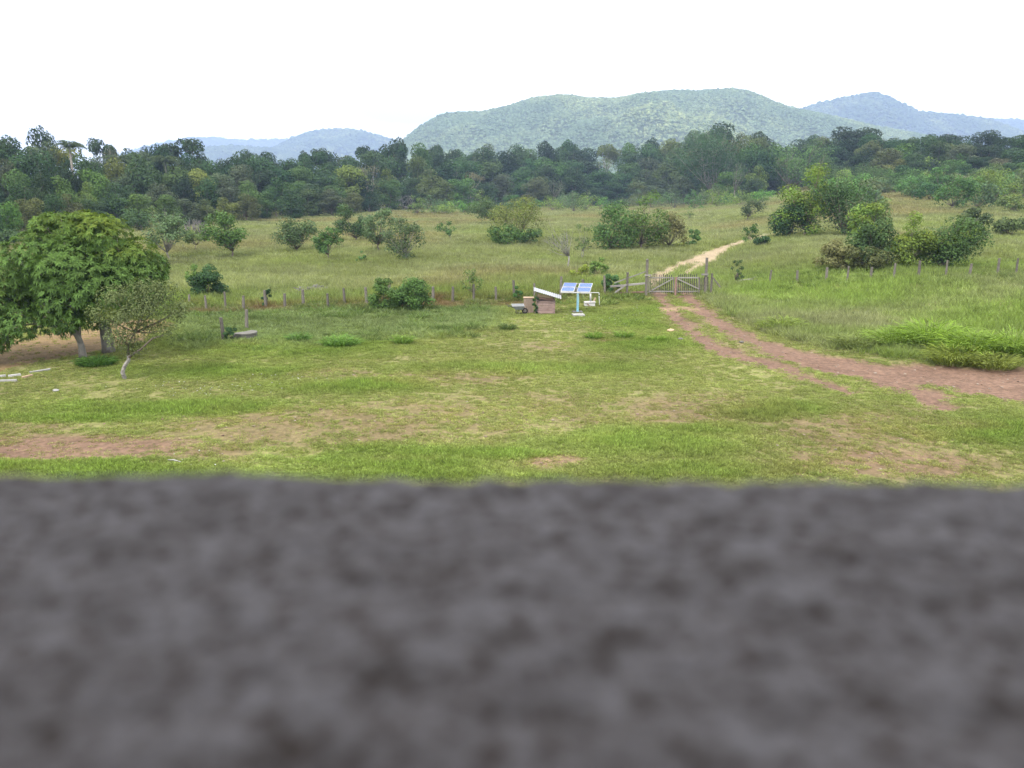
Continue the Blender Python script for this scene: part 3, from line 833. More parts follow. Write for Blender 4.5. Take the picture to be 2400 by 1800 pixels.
# ---- forest prototypes (14 m tall, about 9 m wide), copied below
def proto(kind, seed):
    g = np.random.default_rng(seed)
    root = bpy.data.objects.new('forest_tree', None)
    if kind == 'broad':
        lob = lobes_in(0, 0, 8.8, 4.75, 4.75, 5.4, 15, g, (0.36, 0.55), 0.8, False)
        n, size, fz = 5200, 0.50, 4.0
    elif kind == 'edge':
        lob = lobes_in(0, 0, 7.0, 4.6, 4.6, 7.0, 16, g, (0.36, 0.52), 0.9, False)
        n, size, fz = 5200, 0.48, 2.5
    elif kind == 'umbrella':
        lob = lobes_in(0, 0, 11.6, 4.6, 4.6, 2.2, 10, g, (0.42, 0.62), 0.62, False)
        n, size, fz = 2600, 0.46, 8.0
    else:                                                    # bare, thin crown
        lob = lobes_in(0, 0, 10, 3.8, 3.8, 3.6, 10, g, (0.3, 0.5), 0.8, False)
        n, size, fz = 500, 0.42, 5.0
    mb = MB(); limbs(mb, (0, 0, 0), fz, lob, 0.2, g)
    tr = mb.build('trunk', M_BARK_PALE if kind in ('umbrella', 'bare') else M_BARK)
    cr_ = mesh_obj('crown', crown_mesh('crown', lob, n, size, seed, inner=0.15 if kind != 'umbrella' else 0.1, up=0.3), M_LEAF)
    COL.objects.unlink(tr); COL.objects.unlink(cr_)
    top = max(v.co.z for v in cr_.data.vertices)
    return (root, tr, cr_, top)
PROTO = {'broad': [proto('broad', 500 + i) for i in range(6)], 'edge': [proto('edge', 520 + i) for i in range(5)],
         'umbrella': [proto('umbrella', 540 + i) for i in range(4)], 'bare': [proto('bare', 560 + i) for i in range(2)]}
def copy_forest_tree(pr, loc, hgt, wid, rz, color, label, group, name='forest_tree', cat='tree'):
    root, tr, cr_, top = pr
    o = root.copy(); o.name = name; COL.objects.link(o)
    o.location = loc; o.rotation_euler = (0, 0, rz)
    o.scale = (wid / 9.5, wid / 9.5, hgt / top)
    tag(o, label, cat, group)
    for ch in (tr, cr_):
        c = ch.copy(); COL.objects.link(c); c.parent = o
        if ch is cr_: c.color = (*color, 1)
    return o

TOPS = ([-100, 0, 60, 100, 160, 200, 235, 300, 380, 500, 600, 700, 760, 800, 850, 890, 960, 1060, 1100, 1200, 1300, 1360, 1400, 1450, 1510, 1560, 1620, 1700, 1760, 1800, 1880, 1940, 2000, 2060, 2120, 2200, 2300, 2400, 2500],
        [345, 345, 352, 335, 345, 340, 362, 362, 355, 364, 368, 370, 365, 366, 358, 345, 352, 358, 352, 350, 346, 345, 362, 350, 345, 325, 305, 312, 326, 340, 338, 328, 325, 330, 330, 325, 325, 325, 325])
BASES = ([-100, 0, 200, 300, 500, 640, 760, 900, 1050, 1100, 1300, 1450, 1600, 1750, 1800, 1880, 2400, 2500], [585, 572, 552, 540, 526, 516, 508, 499, 490, 487, 484, 481, 480, 474, 465, 442, 434, 434])
LAND = [(-200, 60, 'at the far left end'), (60, 160, 'left of the tall palm'), (160, 250, 'around the tall palm'), (250, 330, 'right of the tall palm'), (330, 400, 'behind the pale savanna tree'), (400, 480, 'behind the dry grey brush'), (480, 560, 'behind the upright savanna tree'), (560, 640, 'left of the wide round tree'),
        (640, 720, 'behind the wide round tree'), (720, 800, 'behind the leaning round tree'), (800, 880, 'left of the fallen dead tree'), (880, 970, 'behind the fallen dead tree'), (970, 1040, 'above the dark meadow sapling'), (1040, 1110, 'right of the dark meadow sapling'), (1110, 1200, 'left of the yellow topped tree'), (1200, 1290, 'right of the yellow topped tree'),
        (1290, 1360, 'behind the bare grey tree'), (1360, 1440, 'behind the dark thicket half'), (1440, 1520, 'behind the tall thicket tree'), (1520, 1600, 'left of the great dark tree'), (1600, 1700, 'beside the great dark tree'), (1700, 1790, 'right of the great dark tree'), (1790, 1880, 'behind the yellow green tree'), (1880, 1960, 'left of the domed giant'),
        (1960, 2060, 'below the domed giant'), (2060, 2150, 'right of the domed giant'), (2150, 2250, 'above the right scrub'), (2250, 2340, 'far right above the scrub'), (2340, 2700, 'at the far right end')]
def landmark(px):
    for a, b, t in LAND:
        if a <= px < b: return t
    return LAND[-1][2]
TONES = [('dark green', (0.034, 0.068, 0.026)), ('deep green', (0.046, 0.090, 0.032)), ('mid green', (0.066, 0.118, 0.036)), ('greyish green', (0.074, 0.102, 0.054)), ('olive green', (0.092, 0.118, 0.040)), ('blackish green', (0.025, 0.050, 0.022)), ('fresh green', (0.088, 0.158, 0.038)), ('yellowish green', (0.130, 0.162, 0.040)), ('brownish green', (0.098, 0.102, 0.048))]
TONES = [(t_, tuple(0.88 * q for q in c_)) for t_, c_ in TONES]
USED = set()
def pick_tone(weights, make):
    order = random.choices(range(9), weights)[0:1] + sorted(range(9), key=lambda i: -weights[i] * random.random())
    for i in order:
        if make(TONES[i][0]) not in USED:
            USED.add(make(TONES[i][0])); return TONES[i]
    return TONES[order[0]]
ROWS = [(0, 0.42, 'edge', 'low'), (9, 0.60, 'edge', 'front'), (20, 0.76, 'broad', 'middle'), (34, 0.90, 'broad', 'tall'), (50, 1.0, 'broad', 'topmost')]
nfor = 0
for ri, (off, frac, kind, rname) in enumerate(ROWS):
    step = [50, 52, 54, 54, 48][ri]
    px = -70 + 13 * ri
    while px < 2470:
        base = np.interp(px, *BASES) + random.uniform(-3, 3)
        p = ground(px, base, 320.0)
        sc = min((p.y + off) / p.y, 3)
        x, y = p.x * sc, p.y * sc
        z = float(terrain(x, y))
        q = Vector((x, y, z)); s = ppm(q)
        b_pix = project(x, y, z)[1]
        topv = np.interp(px, *TOPS) - 9
        tv = b_pix + (topv - b_pix) * frac + random.uniform(-13, 11)
        hgt = max(at(px, tv, y).z - z, 3.0)
        wid = min(max(step * random.uniform(1.2, 1.65) / s, hgt * 0.42), hgt * 1.1)
        kd = kind if random.random() > 0.03 else 'bare'
        if ri == 4 and random.random() < 0.22: kd = 'umbrella'
        desc = {'low': 'bush at the forest foot', 'front': 'tree in the forest front', 'middle': 'tree in mid forest', 'tall': 'tall upper forest tree', 'topmost': 'forest skyline tree'}[rname]
        mk = lambda t: f'{"thin " if kd == "bare" else "flat topped " if kd == "umbrella" else ""}{t} {desc} {landmark(px)}'
        tone, colr = pick_tone([[2, 3, 4, 2, 3, 1, 3, 2, 2], [3, 4, 4, 2, 2, 2, 2, 1, 1], [4, 4, 3, 2, 1, 3, 1, .5, .6], [5, 4, 2, 2, .6, 4, .5, .2, .5], [6, 4, 1.5, 2, .4, 5, .2, .1, .4]][ri if not (1380 < px < 1900 and ri > 1) else 1], mk)
        if kd == 'bare': colr = tuple(0.6 * q + 0.4 * w for q, w in zip(colr, (0.11, 0.095, 0.075)))
        colr = tuple(c * random.uniform(0.9, 1.12) for c in colr)
        copy_forest_tree(random.choice(PROTO[kd]), q, hgt, wid, random.uniform(0, 6.28), colr, mk(tone), f'{rname} forest trees')
        nfor += 1
        px += step * random.uniform(0.8, 1.25)
# emergents that can be told apart on the skyline: (px centre, top, crown width px, crown depth px, kind, label, colour)
EMER = [(20, 306, 90, 'umbrella', 'tall open crowned tree at the left end of the skyline', G_DARK), (130, 292, 62, 'broad', 'tallest dark rounded tree left of the palm on the skyline', G_DARK),
        (262, 322, 58, 'umbrella', 'small flat topped tree showing sky through its crown', G_DARK), (355, 338, 46, 'broad', 'dark rounded skyline tree left of the broad flat crown', G_DARK), (440, 322, 100, 'umbrella', 'broad flat crowned skyline tree before the pale far ridge', G_DARK),
        (722, 352, 40, 'broad', 'dark round tree alone before the blue hill', G_DARK), (758, 346, 42, 'umbrella', 'thin crowned tree beside the round tree before the blue hill', G_DARK), (925, 320, 60, 'broad', 'ragged tall tree between the blue hill and the main hill', G_DARK),
        (1012, 338, 56, 'umbrella', 'domed skyline tree below the left foot of the main hill', G_DARK), (1062, 348, 34, 'umbrella', 'slim flat tree right of the domed skyline tree', G_DARK), (1348, 336, 36, 'broad', 'small knob of a tree in the middle of the skyline', G_DARK),
        (1480, 338, 40, 'bare', 'thin leaning tree left of the great dark tree', G_DARK), (1660, 284, 100, 'broad', 'highest tree of the skyline behind the great dark tree', G_DARK), (1775, 306, 62, 'broad', 'dark rounded tree right of the great dark tree', (0.034, 0.058, 0.024)),
        (1895, 314, 60, 'broad', 'rounded tree left of the domed giant', G_DARK), (1990, 294, 100, 'umbrella', 'domed giant of the right hand forest', (0.024, 0.042, 0.022)), (2070, 322, 60, 'umbrella', 'flat dark tree right of the domed giant', G_DARK),
        (2210, 312, 76, 'umbrella', 'dark domed tree on the far right skyline', (0.024, 0.042, 0.022)), (2385, 310, 70, 'broad', 'tall tree at the right end of the skyline', G_DARK)]
for (px, topv, wpx, kd, lab, colr) in EMER:
    base = np.interp(px, *BASES)
    p = ground(px, base, 320.0)
    sc = (p.y + 58) / p.y
    q = Vector((p.x * sc, p.y * sc, float(terrain(p.x * sc, p.y * sc))))
    s = ppm(q)
    copy_forest_tree(random.choice(PROTO[kd]), q, at(px, topv, q.y).z - q.z, wpx * 1.15 / s, random.uniform(0, 6.28), colr, lab, None)
    nfor += 1

def palm(label, px, topv, wpx, off, base=None):
    p = ground(px, base or np.interp(px, *BASES), 320.0); sc = (p.y + off) / p.y
    q = Vector((p.x * sc, p.y * sc, float(terrain(p.x * sc, p.y * sc)))); s = ppm(q)
    SEED[0] += 1; g = np.random.default_rng(SEED[0])
    hgt = at(px, topv, q.y).z - q.z; fl = wpx / s * 0.62
    root = empty('palm_tree', q, label, 'palm')
    tz = hgt - fl * 0.55
    MB().tube([(0, 0, -0.2), (0.15, 0, tz * 0.5), (0.1, 0.1, tz)], [0.24, 0.19, 0.17], 8).build('trunk', M_BARK_PALE, root)
    Vs = []; var = []
    for i in range(18):
        a = i * 2.4; el = g.uniform(0.15, 1.35)
        d = Vector((math.cos(a), math.sin(a), 0))
        pts = []
        for t in np.linspace(0, 1, 9):
            pts.append(Vector((0.1, 0.1, tz)) + d * fl * t * math.cos(el * (1 - t * 0.5)) + Vector((0, 0, fl * (t * math.sin(el) - 0.75 * t * t))))
        for j in range(1, 9):
            ax = (pts[j] - pts[j - 1]).normalized(); sd_ = ax.cross(Vector((0, 0, 1))).normalized()
            for sg in (-1, 1):
                for m in (0, 0.5):
                    b = pts[j - 1].lerp(pts[j], m); dr = (sd_ * sg + ax * 0.5 + Vector((0, 0, -0.55))).normalized()
                    Vs.append(kite(np.array([b]), np.array([dr]), np.array([ax]), [fl * 0.34 * (1.1 - 0.6 * j / 9)], [fl * 0.045], 0.2)); var.append(g.uniform(0.2, 0.8))
    c = mesh_obj('crown', kites_mesh('crown', np.concatenate(Vs), np.array(var)), M_LEAF, root); c.color = (0.052, 0.075, 0.034, 1)
palm('tall palm with a pale trunk rising from the left forest', 187, 318, 62, 22)
palm('feathery palm crown below the small flat topped tree', 292, 350, 62, 34)
palm('lower feathery palm left of the broad flat crowned tree', 400, 352, 70, 36)
palm('small palm crown in the forest behind the yellow topped tree', 1098, 392, 40, 16)

# the great dark tree with pale limbs in the right forest edge
tree('forest_tree', 'great dark tree with pale forking limbs at the forest edge', 1672, 478, 300, 1572, 1765, 446, G_DARK, 0.5, 6500, 20, bark=M_BARK_PALE, stems=3, r0=0.25)
tree('forest_tree', 'wide grey green tree with forked limbs in the left forest', 330, 510, 375, 250, 405, 455, (0.045, 0.060, 0.034), 0.55, 3000, 14, bark=M_BARK_PALE, stems=2, r0=0.25)
tree('forest_tree', 'bright green tree right of the great dark tree', 1850, 452, 330, 1790, 1935, 445, (0.062, 0.098, 0.028), 0.55, 2800, 12)
tree('forest_tree', 'light green bushy tree at the forest foot behind the upright tree', 540, 508, 450, 490, 590, 500, (0.055, 0.098, 0.028), 0.5, 2000, 10)
tree('forest_tree', 'yellowish tree at the forest foot behind the mango tree', 158, 520, 448, 118, 198, 515, (0.08, 0.10, 0.028), 0.45, 1800, 9)

# ---- trees and shrubs standing in the meadow
SAV = 'savanna trees in the meadow'
tree('savanna_tree', 'pale open savanna tree nearest the mango tree', 395, 612, 504, 345, 448, 585, G_GREY, 0.24, 1500, 10, loose=True, bark=M_BARK_PALE, group=SAV)
tree('savanna_tree', 'small thin tree between the pale tree and the upright tree', 460, 592, 540, 436, 492, 572, G_OLIVE, 0.22, 700, 7, loose=True, group=SAV)
tree('savanna_tree', 'upright green savanna tree with a dark trunk', 545, 607, 500, 482, 586, 585, (0.062, 0.095, 0.028), 0.25, 1900, 11, loose=True, group=SAV)
tree('savanna_tree', 'wide round savanna tree with a forked trunk', 697, 594, 512, 640, 748, 582, (0.058, 0.078, 0.034), 0.24, 1700, 11, loose=True, group=SAV)
tree('savanna_tree', 'small round savanna tree on a single leaning trunk', 774, 612, 536, 738, 802, 596, G_MID, 0.22, 1200, 9, loose=True, group=SAV)
tree('savanna_tree', 'dark savanna tree left of a greyer twin', 835, 567, 480, 786, 862, 556, (0.042, 0.066, 0.026), 0.25, 1600, 10, loose=True, group=SAV)
tree('savanna_tree', 'greyish savanna tree just right of the dark one', 889, 590, 493, 852, 930, 572, G_GREY, 0.24, 1500, 9, loose=True, group=SAV)
tree('savanna_tree', 'ragged savanna tree with branches down to the grass', 948, 615, 512, 900, 995, 612, (0.06, 0.076, 0.036), 0.21, 1400, 12, loose=True, bark=M_DEAD, group=SAV)
tree('sapling', 'small dark sapling alone in the open meadow', 1056, 562, 518, 1022, 1068, 552, G_MID, 0.22, 420, 7, loose=True)
tree('savanna_tree', 'savanna tree left behind the yellow topped tree', 1158, 527, 466, 1094, 1172, 514, (0.058, 0.08, 0.03), 0.28, 1500, 10, loose=True, group=SAV)
tree('savanna_tree', 'yellow topped tree with several dark leaning trunks', 1222, 568, 462, 1150, 1280, 546, (0.105, 0.108, 0.034), 0.22, 2600, 13, flush=0.5, stems=4, group=SAV, r0=0.1)
tree('shrub', 'green shrub at the foot of the yellow topped tree', 1190, 577, 528, 1146, 1228, 577, (0.058, 0.092, 0.026), 0.26, 1100, 9, cat='shrub')
tree('shrub', 'low leafy shrub right of the yellow topped tree trunks', 1240, 575, 538, 1210, 1268, 575, (0.05, 0.078, 0.028), 0.25, 650, 6, cat='shrub')
tree('bare_tree', 'bare grey tree beside the solar panels and fence', 1331, 630, 528, 1262, 1352, 596, (0.075, 0.085, 0.045), 0.16, 110, 11, loose=True, bark=M_DEAD, stems=1, r0=0.075)
tree('bare_tree', 'thin twiggy tree right of the bare grey tree', 1364, 612, 528, 1346, 1386, 586, G_OLIVE, 0.2, 260, 8, loose=True, bark=M_DEAD, stems=2, r0=0.05)
tree('shrub', 'dark green half of the wide meadow thicket', 1430, 590, 478, 1390, 1490, 588, G_MID, 0.26, 2200, 12, cat='shrub')
tree('savanna_tree', 'taller green tree in the middle of the wide meadow thicket', 1500, 586, 458, 1445, 1565, 580, (0.07, 0.1, 0.028), 0.26, 2200, 12, group=SAV)
tree('shrub', 'brownish right end of the wide meadow thicket', 1566, 583, 500, 1530, 1608, 575, G_BROWN, 0.24, 1500, 10, cat='shrub', loose=True)
tree('shrub', 'small round shrub left of the sandy track', 1625, 578, 540, 1608, 1642, 578, G_MID, 0.24, 500, 6, cat='shrub')
tree('savanna_tree', 'little dark forked tree above the sandy track bend', 1752, 518, 468, 1733, 1790, 506, (0.048, 0.06, 0.03), 0.26, 800, 8, loose=True, stems=2, group=SAV)
tree('sapling', 'tiny sapling in the grass left of the forked tree', 1613, 517, 492, 1603, 1626, 510, G_OLIVE, 0.22, 110, 4, loose=True)
tree('shrub', 'thin upright shrub at the edge of the sandy track', 1750, 571, 526, 1738, 1778, 568, G_MID, 0.22, 380, 7, cat='shrub', loose=True)
tree('shrub', 'low dark shrub on the right edge of the sandy track', 1782, 580, 553, 1765, 1802, 580, G_DARK, 0.22, 420, 6, cat='shrub')
tree('savanna_tree', 'tall yellow green tree crowning the track side thicket', 1885, 556, 392, 1815, 1945, 548, (0.095, 0.128, 0.026), 0.27, 2900, 14, flush=0.55, group=SAV)
tree('shrub', 'dark rounded shrub at the left foot of the tall thicket', 1852, 558, 475, 1805, 1905, 556, (0.032, 0.056, 0.024), 0.26, 2200, 11, cat='shrub')
tree('savanna_tree', 'dark green tree forming the right of the tall thicket', 1975, 557, 425, 1895, 2045, 556, (0.042, 0.066, 0.025), 0.27, 3000, 14, group=SAV)
tree('shrub', 'olive shrub at the right foot of the tall thicket', 2030, 556, 470, 1985, 2078, 550, G_OLIVE, 0.25, 1700, 10, cat='shrub', loose=True)
tree('savanna_tree', 'bright topped slender tree between the two thickets', 2028, 592, 480, 1980, 2075, 590, (0.095, 0.13, 0.03), 0.25, 1400, 10, flush=0.6, loose=True, group=SAV)
tree('shrub', 'brown leaved shrub at the left of the fence thicket', 1958, 636, 566, 1920, 2000, 634, G_BROWN, 0.22, 1700, 10, cat='shrub')
tree('shrub', 'dark green shrub in the middle of the fence thicket', 2052, 632, 520, 1990, 2100, 625, (0.048, 0.07, 0.026), 0.23, 2600, 13, cat='shrub')
tree('shrub', 'low brownish shrub before the middle of the fence thicket', 2040, 636, 580, 1985, 2090, 636, (0.085, 0.08, 0.034), 0.2, 1400, 10, cat='shrub')
tree('savanna_tree', 'yellow green tree inside the fence thicket', 2125, 634, 506, 2070, 2178, 628, (0.1, 0.122, 0.028), 0.22, 2000, 11, flush=0.4, group=SAV)
tree('savanna_tree', 'dark tree with pale twisted limbs at the right of the fence thicket', 2205, 634, 512, 2135, 2285, 628, (0.046, 0.07, 0.024), 0.22, 2900, 14, bark=M_DEAD, stems=3, r0=0.09, group=SAV, flush=0.2)
tree('shrub', 'greyish shrub behind the right end of the fence thicket', 2272, 580, 492, 2230, 2310, 575, (0.06, 0.074, 0.036), 0.25, 1500, 10, cat='shrub')
tree('shrub', 'dark shrub with pale left side beside the leftmost fence posts', 487, 697, 626, 452, 530, 694, (0.034, 0.060, 0.024), 0.2, 1500, 9, cat='shrub')
tree('shrub', 'feathery light green shrub left of the dark shrub', 455, 692, 622, 438, 478, 680, (0.095, 0.135, 0.035), 0.16, 500, 7, cat='shrub', loose=True)
tree('shrub', 'large leafy green shrub on the fence line', 972, 728, 652, 922, 1016, 726, (0.066, 0.104, 0.030), 0.17, 2100, 13, cat='shrub', loose=True)
tree('shrub', 'straggly light shrub left of the large leafy one on the fence', 905, 728, 656, 866, 945, 724, (0.07, 0.105, 0.03), 0.18, 1300, 11, cat='shrub', loose=True)
tree('shrub', 'yellow leaved shrub at the foot of the bare grey tree', 1352, 656, 622, 1335, 1378, 654, (0.15, 0.16, 0.025), 0.18, 420, 6, cat='shrub')
tree('shrub', 'pale green shrub right of the yellow leaved one', 1400, 650, 606, 1380, 1424, 646, (0.105, 0.145, 0.035), 0.18, 520, 7, cat='shrub', loose=True)
tree('shrub', 'leafy green shrub behind the end post of the rail fence', 1430, 690, 645, 1410, 1450, 686, (0.05, 0.088, 0.03), 0.2, 500, 6, cat='shrub')
tree('shrub', 'thin leggy shrub growing by a fence post right of the gate', 1722, 668, 612, 1712, 1742, 655, (0.048, 0.07, 0.028), 0.15, 200, 6, cat='shrub', loose=True)
tree('shrub', 'narrow dark climber wrapped on a left fence post', 626, 720, 680, 616, 636, 716, (0.03, 0.055, 0.022), 0.14, 260, 5, cat='shrub')
tree('shrub', 'tiny shrub in the meadow left of the ragged tree', 846, 617, 590, 834, 858, 615, G_MID, 0.18, 170, 4, cat='shrub', loose=True)
tree('shrub', 'small bush beside the post left of the plank hutch', 1213, 705, 672, 1203, 1224, 702, (0.045, 0.085, 0.025), 0.16, 260, 5, cat='shrub')
tree('shrub', 'slender leafy weed bent over the fence left of the hutch', 1110, 705, 634, 1082, 1132, 680, (0.075, 0.105, 0.03), 0.16, 180, 6, cat='shrub', loose=True)
for i, (px, b, t, w, c, nn, lab) in enumerate([
    (2230, 492, 415, 88, (0.05, 0.088, 0.028), 1500, 'green upright tree in the scrub right of the tall thicket'), (2330, 480, 398, 110, (0.085, 0.11, 0.03), 1700, 'yellowish broad tree in the right hand scrub'),
    (2145, 465, 432, 56, (0.06, 0.085, 0.03), 800, 'low round bush in the open right meadow'), (2120, 452, 395, 90, G_MID, 1200, 'mid green scrub tree above the low round bush'), (2265, 425, 378, 60, (0.07, 0.12, 0.03), 900, 'bright green rounded tree high in the right scrub'),
    (2050, 440, 382, 90, (0.062, 0.088, 0.032), 1300, 'scrub tree peeping over the tall thicket'), (2190, 440, 400, 80, G_OLIVE, 1000, 'olive scrub tree behind the green upright tree'), (2400, 470, 390, 100, (0.075, 0.085, 0.04), 1400, 'dull brownish tree at the right edge of the scrub'),
    (2380, 500, 455, 80, G_OLIVE, 900, 'low olive bush at the right edge of the meadow'), (2310, 455, 385, 80, (0.065, 0.085, 0.035), 1000, 'greyish scrub tree behind the yellowish broad tree'), (1985, 440, 388, 70, (0.07, 0.1, 0.03), 900, 'pale scrub tree just right of the forest corner'),
    (1960, 470, 425, 80, G_OLIVE, 900, 'olive scrub bush behind the tall thicket'), (1700, 478, 432, 90, (0.075, 0.09, 0.033), 1200, 'olive round bush below the great dark tree'), (1450, 478, 430, 70, (0.085, 0.1, 0.03), 900, 'yellowish bush at the forest foot behind the wide thicket'),
    (1250, 480, 425, 90, (0.07, 0.085, 0.03), 1000, 'dull green bush at the forest foot behind the yellow topped tree'), (1345, 500, 452, 60, G_GREY, 700, 'grey green bush in the grass behind the bare tree'), (1045, 498, 466, 46, G_MID, 500, 'small round bush at the open meadow edge'),
    (2370, 555, 510, 90, (0.075, 0.088, 0.036), 900, 'low wide bush at the right edge behind the fence'), (18, 585, 540, 60, (0.05, 0.07, 0.03), 900, 'dark bush at the far left beyond the mango tree'),
    (730, 498, 458, 70, (0.06, 0.078, 0.032), 800, 'dull bush at the forest foot behind the pair of round trees'), (330, 545, 492, 90, (0.05, 0.075, 0.03), 1100, 'leafy bush right above the mango tree crown')]):
    tree('scrub_tree', lab, px, b, t, px - w / 2, px + w / 2, b - (b - t) * 0.12, c, 0.32, nn, 9, loose=(i % 2 == 0), flush=0.25 if c[0] > 0.08 else 0)

for px in range(1915, 2440, 34):
    for lv in (0, 1, 2):
        x_ = px + random.uniform(-14, 14) + 17 * lv
        b_ = (434, 456, 480)[lv] + random.uniform(-9, 9)
        h_ = random.uniform(34, 62); w_ = random.uniform(50, 84)
        mk = lambda t: f"{t} {('upper', 'middle', 'lower')[lv]} scrub bush on the slope {landmark(x_)}"
        tone, colr = pick_tone([1, 2, 3, 3, 4, .3, 3, 3, 3], mk)
        if lv > 0 and random.random() < (0, 0.2, 0.55)[lv]: continue
        tree('scrub_bush', mk(tone), x_, b_, b_ - h_, x_ - w_ / 2, x_ + w_ / 2, b_ - 1, tuple(1.15 * q for q in colr), 0.4, 650, 8, cat='bush', group='scrub bushes on the right slope')
for px in range(985, 1810, 30):
    x_ = px + random.uniform(-12, 12); b_ = float(np.interp(x_, *BASES)) + random.uniform(3, 15)
    h_ = random.uniform(22, 46); w_ = random.uniform(36, 74)
    mk = lambda t: f"{t} scrub bush on the grass {landmark(x_)}"
    tone, colr = pick_tone([.5, 1, 2, 4, 4, .1, 3, 4, 3], mk)
    tree('scrub_bush', mk(tone), x_, b_, b_ - h_, x_ - w_ / 2, x_ + w_ / 2, b_ - 1, tuple(1.1 * q for q in colr), 0.36, 520, 8, cat='bush', group='scrub bushes along the forest foot', loose=random.random() < .5)
# fallen dead tree and grey dry brush at the forest edge
def brush(name, label, px, base, w, h, n, mat, lying=False, cat='dead tree'):
    p = ground(px, base); s = ppm(p); SEED[0] += 1; g = np.random.default_rng(SEED[0])
    root = empty(name, p, label, cat)
    mb = MB(); W = w / s; Hh = h / s
    if lying:
        mb.tube([(-W * .5, 0, .25), (0, .2, Hh * .45), (W * .35, 0, Hh * .2)], [.12, .2, .25], 7)
    for i in range(n):
        b = Vector((g.uniform(-.45, .45) * W, g.normal(0, .4), 0.0 if not lying else g.uniform(0, .3) * Hh))
        e = b + Vector((g.normal(0, .22) * W, g.normal(0, .5), Hh * g.uniform(.4, 1)))
        m = b.lerp(e, .5) + Vector((g.normal(0, .04) * W, g.normal(0, .1), Hh * .08))
        mb.tube([b, m, e], [.07, .045, .015], 4)
        for q in range(3):
            t = m.lerp(e, g.uniform(0, .8)); mb.tube([t, t + Vector((g.normal(0, .08) * W, g.normal(0, .3), g.uniform(.05, .3) * Hh))], [.03, .01], 3)
    mb.build('trunk' if lying else 'branches', mat, root)
brush('fallen_tree', 'fallen grey dead tree lying at the forest edge', 925, 494, 92, 34, 38, M_DEAD, True)
brush('dead_brush', 'tangle of dry grey brush left of the upright savanna tree', 463, 560, 50, 48, 30, M_DEAD, False, 'dead brush')
brush('dead_brush', 'heap of dry grey twigs behind the left fence', 735, 684, 60, 16, 26, M_DEAD, False, 'dead brush')

# ---- the mango tree, the trunk behind it and the small spotted tree
def rosette_crown(name, lobes, n, leaf, per, seed, spread=0.55):
    g = np.random.default_rng(seed); Lb = np.array(lobes, float)
    w = Lb[:, 3] ** 2; w /= w.sum()
    li = g.choice(len(Lb), n, p=w)
    d = norm(g.normal(0, 1, (n, 3)) + np.array([0, 0, 0.25]))
    kn = g.normal(0, 1, (len(Lb), 12, 3)); kn /= np.linalg.norm(kn, axis=2)[..., None]
    best = np.einsum('nkd,nd->nk', kn[li], d).max(1)
    rad = np.where(g.uniform(0, 1, n) < 0.14, g.uniform(0.5, 0.85, n), g.uniform(0.9, 1.06, n)) * (0.74 + 0.34 * ss(0.5, 1, best))
    P = Lb[li, :3] + d * (Lb[li, 3] * rad)[:, None] * np.stack([np.ones(n), np.ones(n), Lb[li, 4]], 1)
    o = norm(d + np.array([0, 0, 0.35]) + 0.25 * g.normal(0, 1, (n, 3)))         # twig direction
    u = norm(np.cross(o, g.normal(0, 1, (n, 3)))); v = np.cross(o, u)
    Vs = []; var = []; fl = []
    fresh = (Lb[li, 5] if Lb.shape[1] > 5 else np.zeros(n))
    rv = g.uniform(0.2, 0.8, n)
    for k in range(per):
        a = 2 * np.pi * k / per + g.uniform(-.3, .3, n)
        rd = u * np.cos(a)[:, None] + v * np.sin(a)[:, None]
        ax = norm(rd + o * g.uniform(-0.05, 0.75, n)[:, None])
        side = norm(np.cross(ax, o))
        L = leaf * g.uniform(0.7, 1.25, n)
        Vs.append(kite(P, ax, side, L, L * 0.27, droop=0.28))
        var.append(np.clip(rv + g.normal(0, 0.15, n), 0, 1))
        fl.append(fresh * ss(-0.2, 0.6, d[:, 2]) * g.uniform(0.3, 1, n))
    return kites_mesh(name, np.concatenate(Vs), np.concatenate(var), np.concatenate(fl))
p = ground(193, 838); s = ppm(p)
root = empty('mango_tree', p, 'large round mango tree with drooping leaves at the yard edge', 'tree')
def ml(px, py, r, fresh=0.0, dy=0.0, flat=0.85):
    q = at(px, py, p.y); return (q.x - p.x, dy, q.z - p.z, 0.89 * r / s, flat, fresh)
MLOB = [ml(150, 560, 75, .35), ml(235, 560, 72, .7), ml(190, 545, 60, .75, .6), ml(300, 610, 72, .6), ml(335, 650, 55, .15), ml(100, 610, 80, .05, -.4), ml(190, 630, 90, .1, -1.0), ml(270, 660, 75, .1, -1.1),
        ml(60, 660, 75, .12, -.2), ml(20, 700, 75, .3, -.6), ml(-30, 740, 70, .2, -.8), ml(30, 765, 55, .1, -1.3), ml(85, 750, 48, 0, -1.2), ml(190, 700, 70, 0, -1.3), ml(285, 700, 60, 0, -.6), ml(345, 690, 38, 0),
        ml(140, 690, 70, 0, 1.4), ml(230, 640, 80, 0, 1.5), ml(60, 690, 75, 0, 1.3), ml(300, 650, 70, 0, 1.2), ml(-70, 690, 70, .2, 0), ml(175, 742, 40, 0, -1.2), ml(235, 740, 34, 0, -.8), ml(100, 535, 40, .1, .4), ml(10, 790, 40, 0, -1.0)]
c = mesh_obj('crown', rosette_crown('crown', MLOB, 8000, 0.185, 9, 77), M_LEAF, root); c.color = (0.074, 0.134, 0.032, 1)
mb = MB(); g = np.random.default_rng(5)
mt = lambda px, py, dy=0: (at(px, py, p.y).x - p.x, dy, at(px, py, p.y).z - p.z)
mb.tube([mt(195, 842), mt(192, 815), mt(184, 790), mt(184, 765), mt(188, 720)], [.17, .13, .11, .10, .07], 9)
mb.tube([mt(190, 805), mt(180, 782, -.1), mt(160, 766, -.2), mt(140, 748, -.3), mt(100, 690, -.3)], [.11, .10, .085, .075, .04], 8)
